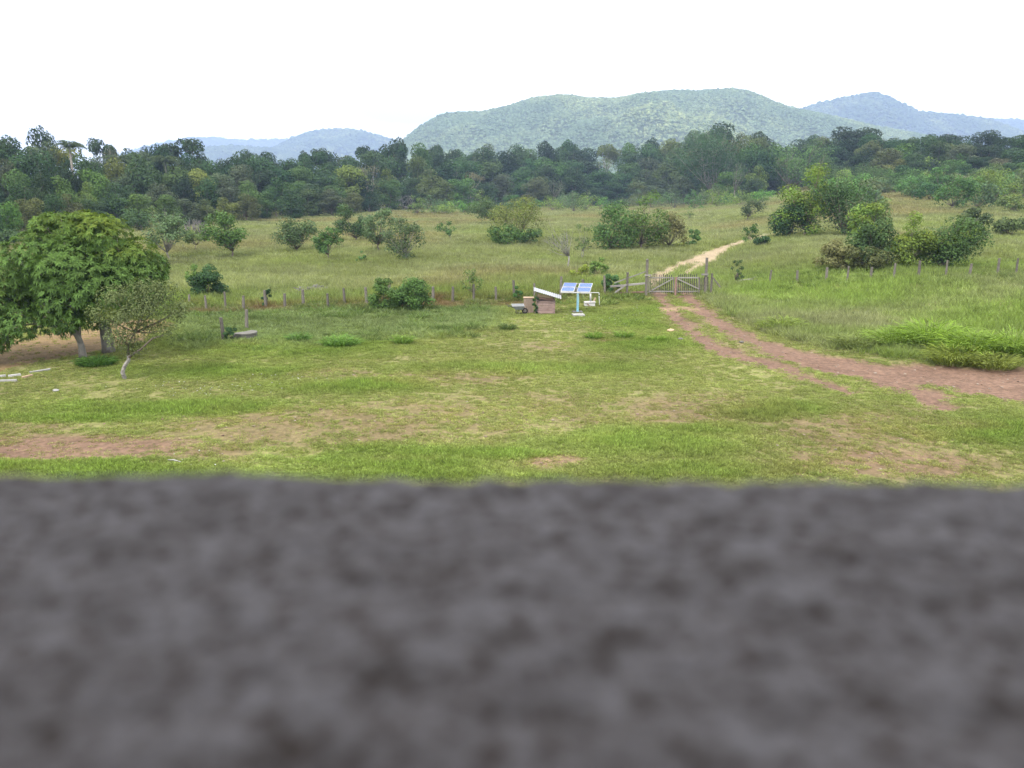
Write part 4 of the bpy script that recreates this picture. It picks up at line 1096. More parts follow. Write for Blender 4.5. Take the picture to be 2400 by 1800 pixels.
mb.tube([mt(160, 766, -.2), mt(125, 758, -.4), mt(85, 740, -.5), mt(40, 720, -.6)], [.06, .045, .035, .02], 6)
for l in MLOB:
    b = Vector(mt(188, 735)) if l[0] > -0.6 else Vector(mt(142, 750, -.3)); e = Vector(l[:3])
    mb.tube([b, b.lerp(e, .5) + Vector((g.normal(0, .15), g.normal(0, .15), -.1)), e], [.05, .035, .015], 5)
    for q in range(3):
        tip = e + Vector(norm(g.normal(0, 1, (1, 3)))[0]) * l[3] * .85
        mb.tube([b.lerp(e, g.uniform(.5, .9)), tip], [.022, .008], 4)
mb.build('trunk', M_BARK_PALE, root)

p = ground(252, 826); s = ppm(p)
root = empty('tree', p, 'thick trunked tree standing behind the mango tree', 'tree')
MB().tube([(0, 0, -.1), (0, 0, .3), (-.03, 0, .8), (-.02, 0, 1.3), (.1, .2, 2.2)], [.25, .2, .18, .17, .1], 9).tube([(.22, .12, -.1), (.2, .1, .6), (.15, .1, 1.3)], [.09, .07, .06], 7).build('trunk', M_BARK_PALE, root)
g = np.random.default_rng(8)
c = mesh_obj('crown', rosette_crown('crown', [(0.2, 1.0, 2.6, 1.1, .8, 0), (-.6, 1.2, 2.8, 1.0, .8, 0), (.9, 1.1, 2.5, .9, .8, 0), (0, .5, 2.0, .6, .7, 0), (.4, 0.4, 1.75, .45, .7, 0)], 650, 0.24, 8, 78), M_LEAF, root)
c.color = (0.05, 0.075, 0.028, 1)

p = ground(291, 888); s = ppm(p)
root = empty('crooked_tree', p, 'small olive tree with a crooked spotted trunk on the lawn', 'tree')
def sl(px, py, r, dy=0.0): 
    q = at(px, py, p.y); return (q.x - p.x, dy, q.z - p.z, r / s, .75)
SL = [sl(270, 700, 40), sl(330, 690, 48, .3), sl(385, 690, 42), sl(350, 725, 46, -.4), sl(410, 735, 34), sl(300, 745, 40, -.3), sl(250, 750, 34, .2), sl(285, 790, 36, -.2), sl(340, 770, 38, .3), sl(390, 775, 26), sl(310, 815, 28), sl(225, 735, 26), sl(430, 720, 22)]
c = mesh_obj('crown', crown_mesh('crown', SL, 10500, 0.078, 91, asp=0.5, inner=0.45, flush=0.1), M_LEAF, root); c.color = (0.112, 0.140, 0.056, 1)
st = lambda px, py, dy=0: (at(px, py, p.y).x - p.x, dy, at(px, py, p.y).z - p.z)
mb = MB()
mb.tube([st(294, 892), st(287, 872), st(292, 858), st(302, 843), st(301, 832)], [.085, .075, .07, .065, .06], 8)
mb.build('trunk', M_BARK_SPOT, root)
mb = MB()
mb.tube([st(302, 838), st(315, 828, -.05), st(332, 818, -.1), st(360, 792, -.1), st(385, 785, -.1)], [.055, .045, .04, .03, .02], 7)
mb.tube([st(301, 834), st(300, 810), st(312, 780, .1), st(330, 740, .1)], [.05, .04, .03, .02], 6)
mb.tube([st(300, 812), st(280, 790, .1), st(262, 755, .1)], [.035, .025, .012], 6)
for l in SL: mb.tube([st(312, 780, .1), Vector(st(312, 780, .1)).lerp(Vector(l[:3]), .5) + Vector((0, .1, -.05)), l[:3]], [.025, .018, .007], 4)
mb.build('branches', M_BARK, root)

# ---- tall grass clumps on the bank by the drive, one object each
def grass_clump(label, px, base, top, w, colr, nb=420, seed=0):
    p = ground(px, base); s = ppm(p); g = np.random.default_rng(seed)
    hgt = (base - top) / s * 1.1; W = 0.8 * w / 2 / s; nb = int(nb * 1.4); colr = (colr[0] * 1.5, colr[1] * 1.5, colr[2] * 1.1)
    a = g.uniform(0, 6.28, nb); r = np.sqrt(g.uniform(0, 1, nb))
    base_ = np.stack([r * np.cos(a) * W, r * np.sin(a) * W * 0.8, np.full(nb, -0.05)], 1)
    ax = norm(np.stack([np.cos(a) * (0.25 + 0.5 * r) + g.normal(0, .28, nb), np.sin(a) * (0.25 + 0.5 * r) + g.normal(0, .28, nb), np.ones(nb)], 1))
    side = norm(np.cross(ax, g.normal(0, 1, (nb, 3))))
    L = hgt * g.uniform(0.55, 1.15, nb)
    mid = base_ + ax * (L * 0.62)[:, None]
    out = norm(np.stack([ax[:, 0], ax[:, 1], np.zeros(nb)], 1) + 1e-6)
    V1 = kite(base_, ax, side, L * 0.66, 0.030 * np.ones(nb), 0.02)
    ax2 = norm(ax * 0.8 + out * 0.6 + np.array([0, 0, -0.1]))
    V2 = kite(mid - ax2 * 0.05, ax2, norm(np.cross(ax2, np.array([0, 0, 1.0]) + 0.3 * g.normal(0, 1, (nb, 3)))), L * 0.5, 0.034 * np.ones(nb), 0.3)
    v = g.uniform(0.1, 0.9, nb)
    o = mesh_obj('grass_clump', kites_mesh('grass_clump', np.concatenate([V1, V2]), np.concatenate([v, v])), M_LEAF)
    o.location = p; o.color = (*colr, 1)
    tag(o, label, 'grass clump')
for i, (px, b, t, w, c, nb, lab) in enumerate([
    (2180, 812, 742, 150, (0.10, 0.16, 0.024), 900, 'tall bright green grass clump on the bank above the drive'), (2090, 815, 762, 110, (0.095, 0.145, 0.028), 600, 'green grass clump left of the tallest one on the bank'), (2275, 836, 765, 140, (0.10, 0.155, 0.024), 800, 'dense arching grass clump right of the tallest one'),
    (2365, 838, 762, 120, (0.09, 0.14, 0.026), 700, 'arching grass clump at the right edge above the drive'), (2235, 852, 800, 110, (0.105, 0.13, 0.03), 500, 'low grass clump in front, right by the drive edge'), (2000, 815, 775, 100, (0.088, 0.11, 0.04), 450, 'small greyish grass clump at the left end of the bank row'),
    (1830, 775, 735, 90, (0.10, 0.135, 0.032), 450, 'lone rounded grass clump halfway along the drive'), (2330, 862, 818, 100, (0.105, 0.125, 0.035), 400, 'straw tinged low clump at the right corner of the drive'),
    (700, 800, 772, 44, (0.058, 0.11, 0.03), 220, 'dark green grass clump left of a wider one on the weedy strip'), (800, 812, 778, 80, (0.065, 0.125, 0.028), 360, 'wide green grass clump on the weedy strip'), (945, 805, 778, 40, (0.085, 0.14, 0.03), 180, 'small bright clump on the weedy strip below the fence shrub'),
    (1190, 772, 752, 34, (0.05, 0.075, 0.03), 140, 'dark little clump in the weeds below the wheelbarrow'), (1392, 792, 772, 34, (0.08, 0.14, 0.028), 110, 'grass clump left of the small bare hollow near the drive'), (1462, 790, 768, 40, (0.085, 0.14, 0.03), 130, 'grass clump right of the small bare hollow near the drive'), (1540, 800, 780, 36, (0.09, 0.15, 0.026), 110, 'small bright grass clump at the left edge of the drive'),
    (225, 855, 828, 90, (0.045, 0.095, 0.024), 420, 'dark green grass clump under the mango trunk')]):
    grass_clump(lab, px, b, t, w, c, nb, 600 + i)

# ------------------------------------------------------------------ fences
def post_mesh(mb, p, h, w, g):
    lean = Vector((g.normal(0, .035), g.normal(0, .035), 1))
    e = Vector(p) + lean * h
    mb.tube([Vector(p) - Vector((0, 0, .25)), Vector(p).lerp(e, .5), e], [w * .55, w * .52, w * .47], 6, smooth=False)
    return e
def fence(label, posts, seed):
    g = np.random.default_rng(seed)
    ps = []
    for (px, t, b) in posts:
        q = ground(px, b); ps.append((q, max(at(px, t, q.y).z - q.z, .5)))
    o0 = ps[0][0]
    root = empty('wire_fence', o0, label, 'fence')
    tops = []
    for q, h in ps:
        mb = MB(); e = post_mesh(mb, q - o0, h, g.uniform(.13, .19), g)
        mb.build('fence_post', M_WOOD, root, origin=q - o0)
        tops.append((q - o0, h))
    for fr in (.4, .65, .9):
        mb = MB()
        for (a, ha), (b, hb) in zip(tops[:-1], tops[1:]):
            A_ = a + Vector((0, -.09, min(fr * ha, 1.2 * fr))); B_ = b + Vector((0, -.09, min(fr * hb, 1.2 * fr)))
            mb.tube([A_, A_.lerp(B_, .5) - Vector((0, 0, .03)), B_], .0018, 3, cap=False)
        mb.build('wire', M_IRON, root)
fence('weathered post and wire fence left of the plank hutch', [(444, 690, 718), (484, 692, 728), (529, 684, 724), (571, 693, 730), (623, 680, 721), (668, 688, 720), (711, 678, 716), (769, 688, 724), (808, 675, 712), (860, 673, 712), (915, 668, 709),
      (1015, 672, 708), (1061, 672, 708), (1110, 666, 706), (1163, 672, 704), (1206, 657, 702), (1253, 664, 700), (1314, 648, 700), (1367, 655, 698), (1418, 646, 694)], 11)
fence('weathered post and wire fence right of the gate', [(1727, 640, 667), (1803, 633, 667), (1868, 634, 663), (1936, 627, 661), (1985, 624, 662), (2040, 626, 657), (2094, 617, 657), (2152, 611, 655), (2216, 610, 653), (2271, 618, 652), (2337, 605, 648), (2380, 605, 648), (2440, 603, 646)], 12)
for (px, t, b, lab) in [(525, 744, 800, 'pale split wooden post beside the round well'), (578, 726, 772, 'shorter leaning pale post behind the round well')]:
    q = ground(px, b); mb = MB(); g = np.random.default_rng(px); post_mesh(mb, (0, 0, 0), at(px, t, q.y).z - q.z, .17, g)
    o = mb.build('wooden_post', M_WOOD, None); o.location = q; tag(o, lab, 'post')

# ---- gate and the rail fence beside it, all standing on one line
GB = ground(1515, 693); GY0 = GB.y
def gp(px, py, dy=0.0):
    v = at(px, py, GY0); return Vector((v.x, GY0 + dy, v.z))
def post_thing(name, label, px, t, b, w, mat, cat='post', tall=None, capw=0):
    q = gp(px, b); q.z = float(terrain(q.x, q.y))
    root = empty(name, q, label, cat)
    h = gp(px, t).z - q.z
    MB().box((0, 0, h / 2 - .15), (w, w, h + .3), None, .96, .008).build('post', mat, root)
    return root, q
root, q = post_thing('gate_post', 'thick tall left post of the gate with a round top', 1514, 611, 693, .17, M_WOOD)
MB().tube([(0, 0, gp(1514, 612).z - q.z), (0, 0, gp(1514, 607).z - q.z)], [.10, .075], 8).build('post_cap', M_WOOD, root)
MB().box((gp(1518.5, 645).x - q.x, -.10, gp(1518, 645).z - q.z), (.44, .06, .10), None, 1, .006).build('hinge_beam', M_WOOD_H, root)
root, q = post_thing('gate_post', 'tall square right post of the gate', 1653, 604, 676, .16, M_WOOD)
MB().box((gp(1651, 643).x - q.x, -.11, gp(1651, 643).z - q.z), (.46, .06, .12), None, 1, .006).build('hinge_beam', M_WOOD_H, root)
def gate_leaf(label, xa, xb, y_top, y_bot, brace, n):
    o0 = gp((xa + xb) / 2, y_bot + 4)
    root = empty('gate_leaf', o0, label, 'gate')
    A_ = gp(xa, y_top) - o0; B_ = gp(xb, y_top) - o0; Cc = gp(xa, y_bot) - o0; D_ = gp(xb, y_bot) - o0
    MB().bar(A_, B_, .075, .045, FACE).build('top_rail', M_WOOD_H, root)
    MB().bar(Cc, D_, .075, .045, FACE).build('bottom_rail', M_WOOD_H, root)
    a, b = brace
    MB().bar(gp(*a, -.055) - o0, gp(*b, -.055) - o0, .075, .04, FACE).build('brace', M_WOOD_H, root)
    for sx in (xa, xb):
        MB().bar(gp(sx, y_top - 2, -.005) - o0, gp(sx, y_bot + 3, -.005) - o0, .08, .06, FACE).build('stile', M_WOOD, root)
    g = np.random.default_rng(int(xa))
    for i in range(n):
        xx = xa + (xb - xa) * (i + 1) / (n + 1)
        MB().bar(gp(xx + g.normal(0, .25), y_top - g.uniform(6, 10), .05) - o0, gp(xx, y_bot + g.uniform(3, 5), .05) - o0, .058, .025, FACE, .004).build('picket', M_PICKET, root)
gate_leaf('left leaf of the picket gate with its brace rising to the right', 1521, 1578.5, 651, 683, ((1527, 680), (1577, 653)), 11)
gate_leaf('right leaf of the picket gate with its brace falling to the right', 1586.5, 1638, 651, 683, ((1587, 653), (1638, 677)), 10)
root, q = post_thing('gate_stop', 'reddish middle post between the two gate leaves', 1582.5, 649, 688, .10, M_RED)
# dense pickets closing the gap to the right post, short post and its prop
q = gp(1667, 676); q.z = float(terrain(q.x, q.y))
root = empty('side_fence', q, 'short propped post with dark palings right of the gate', 'fence')
MB().box((0, 0, (gp(1667, 641).z - q.z) / 2 - .1), (.12, .12, gp(1667, 641).z - q.z + .2), None, .95, .006).build('post', M_WOOD, root)
MB().bar(gp(1667, 646, -.07) - q, gp(1687, 672, -.1) - q, .09, .06, FACE).build('prop', M_WOOD, root)
for i in range(5): MB().bar(gp(1641 + 4.6 * i, 650 + random.uniform(-3, 3), .04) - q, gp(1641 + 4.6 * i, 680, .04) - q, .06, .025, FACE, .004).build('paling', M_PICKET, root)
# rail fence left of the gate
q = gp(1469, 698); q.z = float(terrain(q.x, q.y))
root = empty('rail_fence', q, 'rough rail fence with slanting poles left of the gate', 'fence')
MB().box((0, 0, (gp(1469, 638).z - q.z) / 2 - .1), (.14, .14, gp(1469, 638).z - q.z + .2), None, .95, .008).build('post', M_WOOD, root)
MB().bar(gp(1430, 671, -.05) - q, gp(1470, 668.5, -.05) - q, .13, .07, FACE, .006).build('rail', M_WOOD_H, root)
MB().bar(gp(1471, 668, .04) - q, gp(1512, 664, .04) - q, .13, .07, FACE, .006).build('rail', M_WOOD_H, root)
MB().bar(gp(1443, 687, .06) - q, gp(1511, 684.5, .06) - q, .09, .05, FACE, .006).build('rail', M_RED, root)
MB().bar(gp(1430, 693, -.12) - q, gp(1468, 666, -.11) - q, .11, .07, FACE, .006).build('slanting_pole', M_WOOD_H, root)
MB().bar(gp(1440, 664, .1) - q, gp(1516, 636, .1) - q, .06, .05, FACE, .006).build('slanting_pole', M_WOOD_H, root)

# fallen branch by the right fence
q = ground(1765, 664)
mb = MB(); mb.tube([(-1.3, 0, .0), (-.9, 0, .22), (-.2, .05, .28), (.4, 0, .2), (1.4, .1, .12)], [.05, .06, .06, .05, .03], 6); mb.tube([(-.2, .05, .28), (.2, 0, .5)], [.03, .01], 5)
o = mb.build('fallen_branch', M_DEAD); o.location = q; tag(o, 'fallen grey branch lying by the fence right of the gate', 'branch')

# ------------------------------------------------------------------ solar panel stand
B = ground(1353.6, 733); s = ppm(B)
root = empty('solar_stand', B, 'four blue solar panels on a faded blue pole', 'solar panels')
S6 = lambda zx, zy: (1180 + zx * 0.1085, 630 + zy * 0.1085)
ptop = at(1353.6, 682, B.y).z - B.z
MB().box((0, 0, ptop / 2 + .02), (.125, .125, ptop), None, 1, .002).build('pole', M_BLUEP, root)
yaw, tilt = R(-12), R(14)
rot = Matrix.Rotation(yaw, 3, 'Z') @ Matrix.Rotation(tilt, 3, 'X')
ctr = Vector((at(1352, 674, B.y).x - B.x, 0, at(1352, 674, B.y).z - B.z))
def tp(a, b, c=0.0): return ctr + rot @ Vector((a, b, c))
pw, ph, gx, gy = .76, .66, .17, .06
for v in (-ph - gy / 2 - .02, -0.0, ph + gy / 2 + .02):
    MB().bar(tp(-pw - gx / 2, v, -.04), tp(pw + gx / 2, v, -.04), .05, .05, rot @ Vector((0, 1, 0))).build('frame_rail', M_WHITE if v < -.1 else M_STEEL, root)
for u_ in (-.12, .12): MB().bar(tp(u_, -ph, -.075), tp(u_, ph, -.075), .06, .04, rot @ Vector((1, 0, 0))).build('support_beam', M_STEEL, root)
MB().box((ctr.x, ctr.y, (ptop + ctr.z) / 2 - .02), (.16, .16, max(ctr.z - ptop, .06) + .02), None).build('bracket', M_STEEL, root)
for su in (-1, 1):
    for sv in (-1, 1):
        c = tp(su * (pw + gx) / 2, sv * (ph + gy) / 2, .012)
        mb = MB()
        t_ = .024
        mb.bar(tp(su * (pw + gx) / 2 - pw / 2, sv * (ph + gy) / 2 - ph / 2 + t_ / 2, .012), tp(su * (pw + gx) / 2 + pw / 2, sv * (ph + gy) / 2 - ph / 2 + t_ / 2, .012), t_, .04, rot @ Vector((0, 1, 0)))
        mb.bar(tp(su * (pw + gx) / 2 - pw / 2, sv * (ph + gy) / 2 + ph / 2 - t_ / 2, .012), tp(su * (pw + gx) / 2 + pw / 2, sv * (ph + gy) / 2 + ph / 2 - t_ / 2, .012), t_, .04, rot @ Vector((0, 1, 0)))
        for e in (-1, 1):
            xx = su * (pw + gx) / 2 + e * (pw / 2 - t_ / 2)
            mb.bar(tp(xx, sv * (ph + gy) / 2 - ph / 2 + t_, .012), tp(xx, sv * (ph + gy) / 2 + ph / 2 - t_, .012), t_, .04, rot @ Vector((1, 0, 0)))
        mb.box(c + rot @ Vector((0, 0, -.008)), (pw - .045, ph - .045, .012), rot)
        pn = mb.build('solar_panel', M_WHITE, root)
        mb = MB(); nx_, ny_ = 9, 4
        cw, ch_ = (pw - .056) / nx_, (ph - .056) / ny_
        for i in range(nx_):
            for j in range(ny_):
                mb.box(c + rot @ Vector(((i - (nx_ - 1) / 2) * cw, (j - (ny_ - 1) / 2) * ch_, .004)), (cw - .008, ch_ - .009, .008), rot)
        tag(mb.build('solar_cells', M_CELL, pn), kind='stuff')
MB().box((0, .05, .03), (.62, .5, .10), Matrix.Rotation(.1, 3, 'Z'), .9, .02).build('footing', M_CONC, root)
q = ground(1355, 741); o = MB().box((0, 0, .05), (.68, .42, .14), Matrix.Rotation(.12, 3, 'Z') @ Matrix.Rotation(.08, 3, 'X'), .95, .025).build('concrete_slab', M_WCONC); o.location = q
tag(o, 'white concrete slab lying in front of the solar pole', 'slab')

# ------------------------------------------------------------------ plank hutch with a white sheet roof
B = ground(1279, 735); s = ppm(B)
root = empty('plank_hutch', B, 'small plank hutch with a slanting white sheet roof', 'hutch')
def hp(zx, zy, dy=0.0):
    v = at(*S6(zx, zy), B.y); return Vector((v.x - B.x, dy, v.z - B.z))
HZ = [965, 905, 850, 800, 745, 690]
x0 = hp(722, 900).x; x1 = hp(1115, 900).x; dep = .85
for i in range(5):
    zb, zt = hp(900, HZ[i]).z, hp(900, HZ[i + 1]).z
    MB().box(((x0 + x1) / 2 + random.uniform(-.015, .015), random.uniform(-.012, .012), (zb + zt) / 2), (x1 - x0, .03, (zt - zb) - .016), Matrix.Rotation(random.uniform(-.012, .012), 3, 'Y'), 1, .005).build('plank', M_PLANK, root)
MB().bar(hp(735, 620, .01), hp(1110, 672, .01), .115, .03, FACE, .006).build('plank', M_RED, root)
MB().bar(hp(740, 562, -.02), hp(1068, 618, -.02), .12, .03, FACE, .004).build('plank', M_PLANK_TAN, root)
for i in range(5):
    zb, zt = hp(900, HZ[i]).z, hp(900, HZ[i + 1]).z
    for xs in (x0 + .02, x1 - .02): MB().box((xs, dep / 2 + .02, (zb + zt) / 2), (.03, dep, zt - zb - .015), None, 1, .005).build('plank', M_PLANK, root)
    MB().box(((x0 + x1) / 2, dep + .04, (zb + zt) / 2), (x1 - x0, .03, zt - zb - .015), None, 1, .005).build('plank', M_PLANK, root)
for (xs, zt) in ((x0 + .06, 545), (x1 - .06, 640)):
    for yy in (.06, dep - .04): MB().box((xs, yy, hp(900, zt).z / 2), (.07, .07, hp(900, zt).z), None).build('corner_post', M_BOARD, root)
# roof: corrugated white sheet falling to the right and to the front
A_ = hp(650, 462, -.28); B_ = hp(1246, 640, -.28)
C_ = Vector((hp(672, 398).x, 1.05, 0)); up_ = .04
nC, V = 26, []
for j in (0, 1):
    for k_ in (0, 1):
        for i in range(nC + 1):
            t = i / nC
            P_ = A_.lerp(B_, t)
            b = Vector((.04, 1.30, up_)) * j
            V.append(tuple(P_ + b + Vector((0, 0, .018 * math.cos(i * math.pi) + (.012 if k_ else 0)))))
n1 = nC + 1
Fc = []
for i in range(nC):
    Fc.append((i, i + 1, 2 * n1 + i + 1, 2 * n1 + i)[::-1]); Fc.append((n1 + i, n1 + i + 1, 3 * n1 + i + 1, 3 * n1 + i))
    Fc.append((i, i + 1, n1 + i + 1, n1 + i)); Fc.append((2 * n1 + i, 2 * n1 + i + 1, 3 * n1 + i + 1, 3 * n1 + i)[::-1])
me = bpy.data.meshes.new('roof_sheet'); me.from_pydata(V, [], Fc); me.update()
mesh_obj('roof_sheet', me, M_ROOFS, root)

# wooden crate of upright boards left of the hutch
q = ground(1239, 733); s2 = ppm(q)
root = empty('board_crate', q, 'upright brown board crate between wheelbarrow and hutch', 'crate')
hh_ = 34 / s2; ww_ = 23.5 / s2
for i in range(4): MB().box(((i - 1.5) * ww_ / 4, 0, hh_ / 2), (ww_ / 4 - .008, .025, hh_ + random.uniform(-.02, .02)), None, 1, .004).build('board', M_BOARD, root)
for i in range(4): MB().box(((i - 1.5) * ww_ / 4, .45, hh_ / 2), (ww_ / 4 - .008, .025, hh_), None, 1, .004).build('board', M_BOARD, root)
for sg in (-1, 1): MB().box((sg * (ww_ / 2 - .014), .225, hh_ / 2), (.025, .42, hh_), None, 1, .004).build('board', M_BOARD, root)
MB().box((0, .225, hh_ + .02), (ww_ + .03, .52, .025), None, 1, .004).build('lid', M_PLANK_TAN, root)
tree('creeper', 'dark leafy creeper between the crate and the hutch', 1254, 735, 698, 1248, 1262, 734, (0.03, 0.06, 0.022), .12, 320, 7, cat='plant', depth=B.y - .1)

# wheelbarrow
q = ground(1211, 736); s2 = ppm(q)
root = empty('wheelbarrow', q, 'grey steel wheelbarrow parked left of the board crate', 'wheelbarrow', rz=0.12)
import bmesh
def frustum(c0, s0, c1, s1, wall=.02):
    v = []; fcs = []
    for (c, sz) in ((c0, s0), (c1, s1), (c1, (s1[0] - wall * 2, s1[1] - wall * 2)), (c0 + Vector((0, 0, wall)), (s0[0] - wall * 2, s0[1] - wall * 2))):
        for (a, b) in ((-1, -1), (1, -1), (1, 1), (-1, 1)): v.append((c.x + a * sz[0] / 2, c.y + b * sz[1] / 2, c.z))
    for lv in range(3):
        for k_ in range(4): fcs.append((lv * 4 + k_, lv * 4 + (k_ + 1) % 4, lv * 4 + 4 + (k_ + 1) % 4, lv * 4 + 4 + k_))
    fcs.append((3, 2, 1, 0)); fcs.append((12, 13, 14, 15))
    return v, fcs
v, fc = frustum(Vector((.12, 0, .30)), (.42, .34), Vector((.06, 0, .54)), (.72, .56))
me = bpy.data.meshes.new('tray'); me.from_pydata(v, [], fc); me.update()
tr = mesh_obj('tray', me, M_STEEL, root); tr.rotation_euler = (R(8), 0, 0)
for sg in (-1, 1):
    MB().tube([(.45, sg * .10, .22), (.1, sg * .20, .30), (-.35, sg * .27, .46), (-.56, sg * .28, .50)], .018, 8).build('handle', M_IRON, root)
    MB().tube([(.0, sg * .2, .32), (-.06, sg * .22, 0), (.06, sg * .22, 0.0), (.16, sg * .19, .30)], .016, 6).build('leg', M_IRON, root)
wh = MB().tube([Vector((.48, 0, .18)) + Vector((math.cos(a) * .14, 0, math.sin(a) * .14)) for a in np.linspace(0, 2 * math.pi, 17)], .038, 8, cap=False).build('wheel', M_RUBBER, root)
MB().tube([(.48, -.09, .18), (.48, .09, .18)], .05, 10).build('hub', M_STEEL, wh)

# pump box with its white pipes
q = ground(1383, 718); s2 = ppm(q)
root = empty('water_pump', q, 'white water pump box with bent white pipe by the fence', 'pump')
def pp(zx, zy, dy=0.0):
    v = at(*S6(zx, zy), q.y); return Vector((v.x - q.x, dy, v.z - q.z))
a, b = pp(1750, 800), pp(1975, 740)
MB().box(((a.x + b.x) / 2, .2, b.z / 2), (b.x - a.x, .5, b.z), None, 1, .006).build('box', M_WHITE, root)
MB().box(((a.x + b.x) / 2 + .02, .2, b.z + .035), (b.x - a.x + .06, .56, .06), Matrix.Rotation(-.03, 3, 'Y'), .97, .008).build('lid', M_WCONC, root)
MB().tube([pp(1888, 705, .2), pp(1888, 540, .2)], .055, 12).build('riser', M_WHITE, root)
MB().tube([pp(1868, 524, .2), pp(2050, 524, .2), pp(2068, 530, .2), pp(2072, 545, .2), pp(2074, 650, .2), pp(2082, 838, .1)], .024, 10).build('pipe', M_WHITE, root)
MB().tube([pp(2074, 575, .2), pp(2074, 592, .2)], .032, 10).build('joint', M_IRON, root)
for (lab, e0, e1, w_) in (('tan board leaning on the back of the pump box', pp(1960, 705, .3), pp(2000, 640, .3), .10), ('brown board leaning across the pump box', pp(1880, 815, -.12), pp(1800, 745, -.06), .07)):
    o = MB().bar(e0, e1, w_, .025, FACE, .004).build('leaning_board', M_PLANK_TAN if 'tan' in lab else M_BOARD); o.location = q; tag(o, lab, 'board')

# round well with a broken lid
q = ground(575, 794); s2 = ppm(q)
root = empty('well', q, 'low round concrete well with a half open lid', 'well')
def ring(r0_, r1_, z0, z1, n=28):
    v = []; fcs = []
    for (r_, z_) in ((r1_, z0), (r1_, z1), (r0_, z1), (r0_, z0)):
        for k_ in range(n): v.append((r_ * math.cos(k_ * 2 * math.pi / n), r_ * math.sin(k_ * 2 * math.pi / n), z_))
    for lv in range(4):
        for k_ in range(n): fcs.append((lv * n + k_, lv * n + (k_ + 1) % n, ((lv + 1) % 4) * n + (k_ + 1) % n, ((lv + 1) % 4) * n + k_))
    return v, fcs
v, fc = ring(.42, .54, -.1, .26)
me = bpy.data.meshes.new('well_ring'); me.from_pydata(v, [], fc); me.update(); mesh_obj('well_ring', me, M_CONC, root)
lid_v = [(.57 * math.cos(a), .57 * math.sin(a), z_) for z_ in (.265, .33) for a in np.linspace(-2.2, 1.3, 16)]
lid_f = [tuple(range(16))[::-1], tuple(range(16, 32))] + [(i, (i + 1) % 16, 16 + (i + 1) % 16, 16 + i) for i in range(16)]
me = bpy.data.meshes.new('lid'); me.from_pydata(lid_v, [], lid_f); me.update(); mesh_obj('lid', me, M_CONC, root)
v, fc = ring(0.0001, .41, .0, .02); me = bpy.data.meshes.new('water'); me.from_pydata(v, [], fc); me.update(); mesh_obj('well_floor', me, M_IRON, root)
tree('shrub', 'small weed bush between the pale post and the well', 540, 800, 768, 526, 556, 798, (0.04, 0.07, 0.028), .1, 420, 6, cat='shrub')

# pale beams on the yard edge, stone, stick
for (xa, ya, xb, yb, lab) in [(-40, 887, 14, 883, 'pale edging beam at the frame side of the yard'), (20, 884, 49, 880, 'short pale beam in the middle of the yard edging'), (70, 875, 118, 868, 'pale edging beam nearest the mango tree'), (52, 887, 76, 882, 'short yellowish beam before the edging row'), (-30, 896, 40, 894, 'white beam lying in front of the edging row')]:
    a = ground(xa, ya); b = ground(xb, yb)
    o = MB().bar(Vector((0, 0, .03)), b - a + Vector((0, 0, .03)), .09, .07, (0, 0, 1), .012).build('edging_beam', M_WCONC if 'yellow' not in lab else M_PLANK_TAN); o.location = a; tag(o, lab, 'beam', 'edging beams of the yard')
def stone(name, label, px, py, w, mat, seed, cat='stone'):
    q = ground(px, py); s2 = ppm(q); g = np.random.default_rng(seed)
    bm = bmesh.new(); bmesh.ops.create_icosphere(bm, subdivisions=2, radius=w / 2 / s2)
    for v_ in bm.verts: v_.co = Vector((v_.co.x * (1 + g.normal(0, .1)), v_.co.y * .7 * (1 + g.normal(0, .1)), v_.co.z * .5 * (1 + g.normal(0, .1)) + .03))
    me = bpy.data.meshes.new(name); bm.to_mesh(me); bm.free()
    o = mesh_obj(name, me, mat); o.location = q; tag(o, label, cat)
stone('stone', 'white stone alone on the lawn below the mango tree', 131, 917, 15, M_WCONC, 1)
stone('stone', 'pale rock at the left edge of the drive', 1572, 776, 18, M_PLANK_TAN, 2)
stone('stone', 'flat greyish rock near the pale rock by the drive', 1595, 796, 14, M_CONC, 3)
stone('stone', 'small grey stone in the grass between the wheel tracks', 1738, 803, 12, M_CONC, 4)
q = ground(408, 1082); o = MB().tube([(-.18, 0.06, .03), (0, 0, .05), (.2, -.06, .02)], [.012, .014, .01], 6).build('stick', M_WCONC); o.location = q; tag(o, 'short white stick lying on the near lawn', 'stick')

# pebbles on the drive and white flower heads in the lawn
def pebble(name, seed, mat):
    g = np.random.default_rng(seed); bm = bmesh.new(); bmesh.ops.create_icosphere(bm, subdivisions=1, radius=1)
    for v_ in bm.verts: v_.co = v_.co * (1 + g.normal(0, .18)); v_.co.z *= .6
    me = bpy.data.meshes.new(name); bm.to_mesh(me); bm.free(); return mesh_obj(name, me, mat, link=False)
PEB = [pebble('pebble', 700 + i, M_FAR) for i in range(3)]
x, y, z = sample_polar(60000, 17, 60, 0.4)
f = fields(x, y, z)
k = rng.uniform(0, 1, len(x)) < 0.16 * np.clip(f['road'] + 0.5 * f['bare'] + 0.6 * f['apron'], 0, 1) * (1 - f['beyond'])
x, y, z = x[k], y[k], z[k]; n = len(x)
sz = 0.012 + 0.035 * rng.uniform(0, 1, n) ** 4
scatter('pebbles', np.stack([x, y, z - .06 * f['road'][k] + sz * 0.3], 1), rng.uniform(0, 6.28, n), rng.normal(0, .2, (n, 2)), np.stack([sz * 1.3, sz, sz], 1), lerp((0.25, 0.16, 0.12), (0.38, 0.33, 0.27), rng.uniform(0, 1, n)), rng.integers(0, 3, n), PEB, 'small pale pebbles strewn over the red dirt drive')
x, y, z = sample_polar(60000, 20, 55, 0.4)
f = fields(x, y, z)
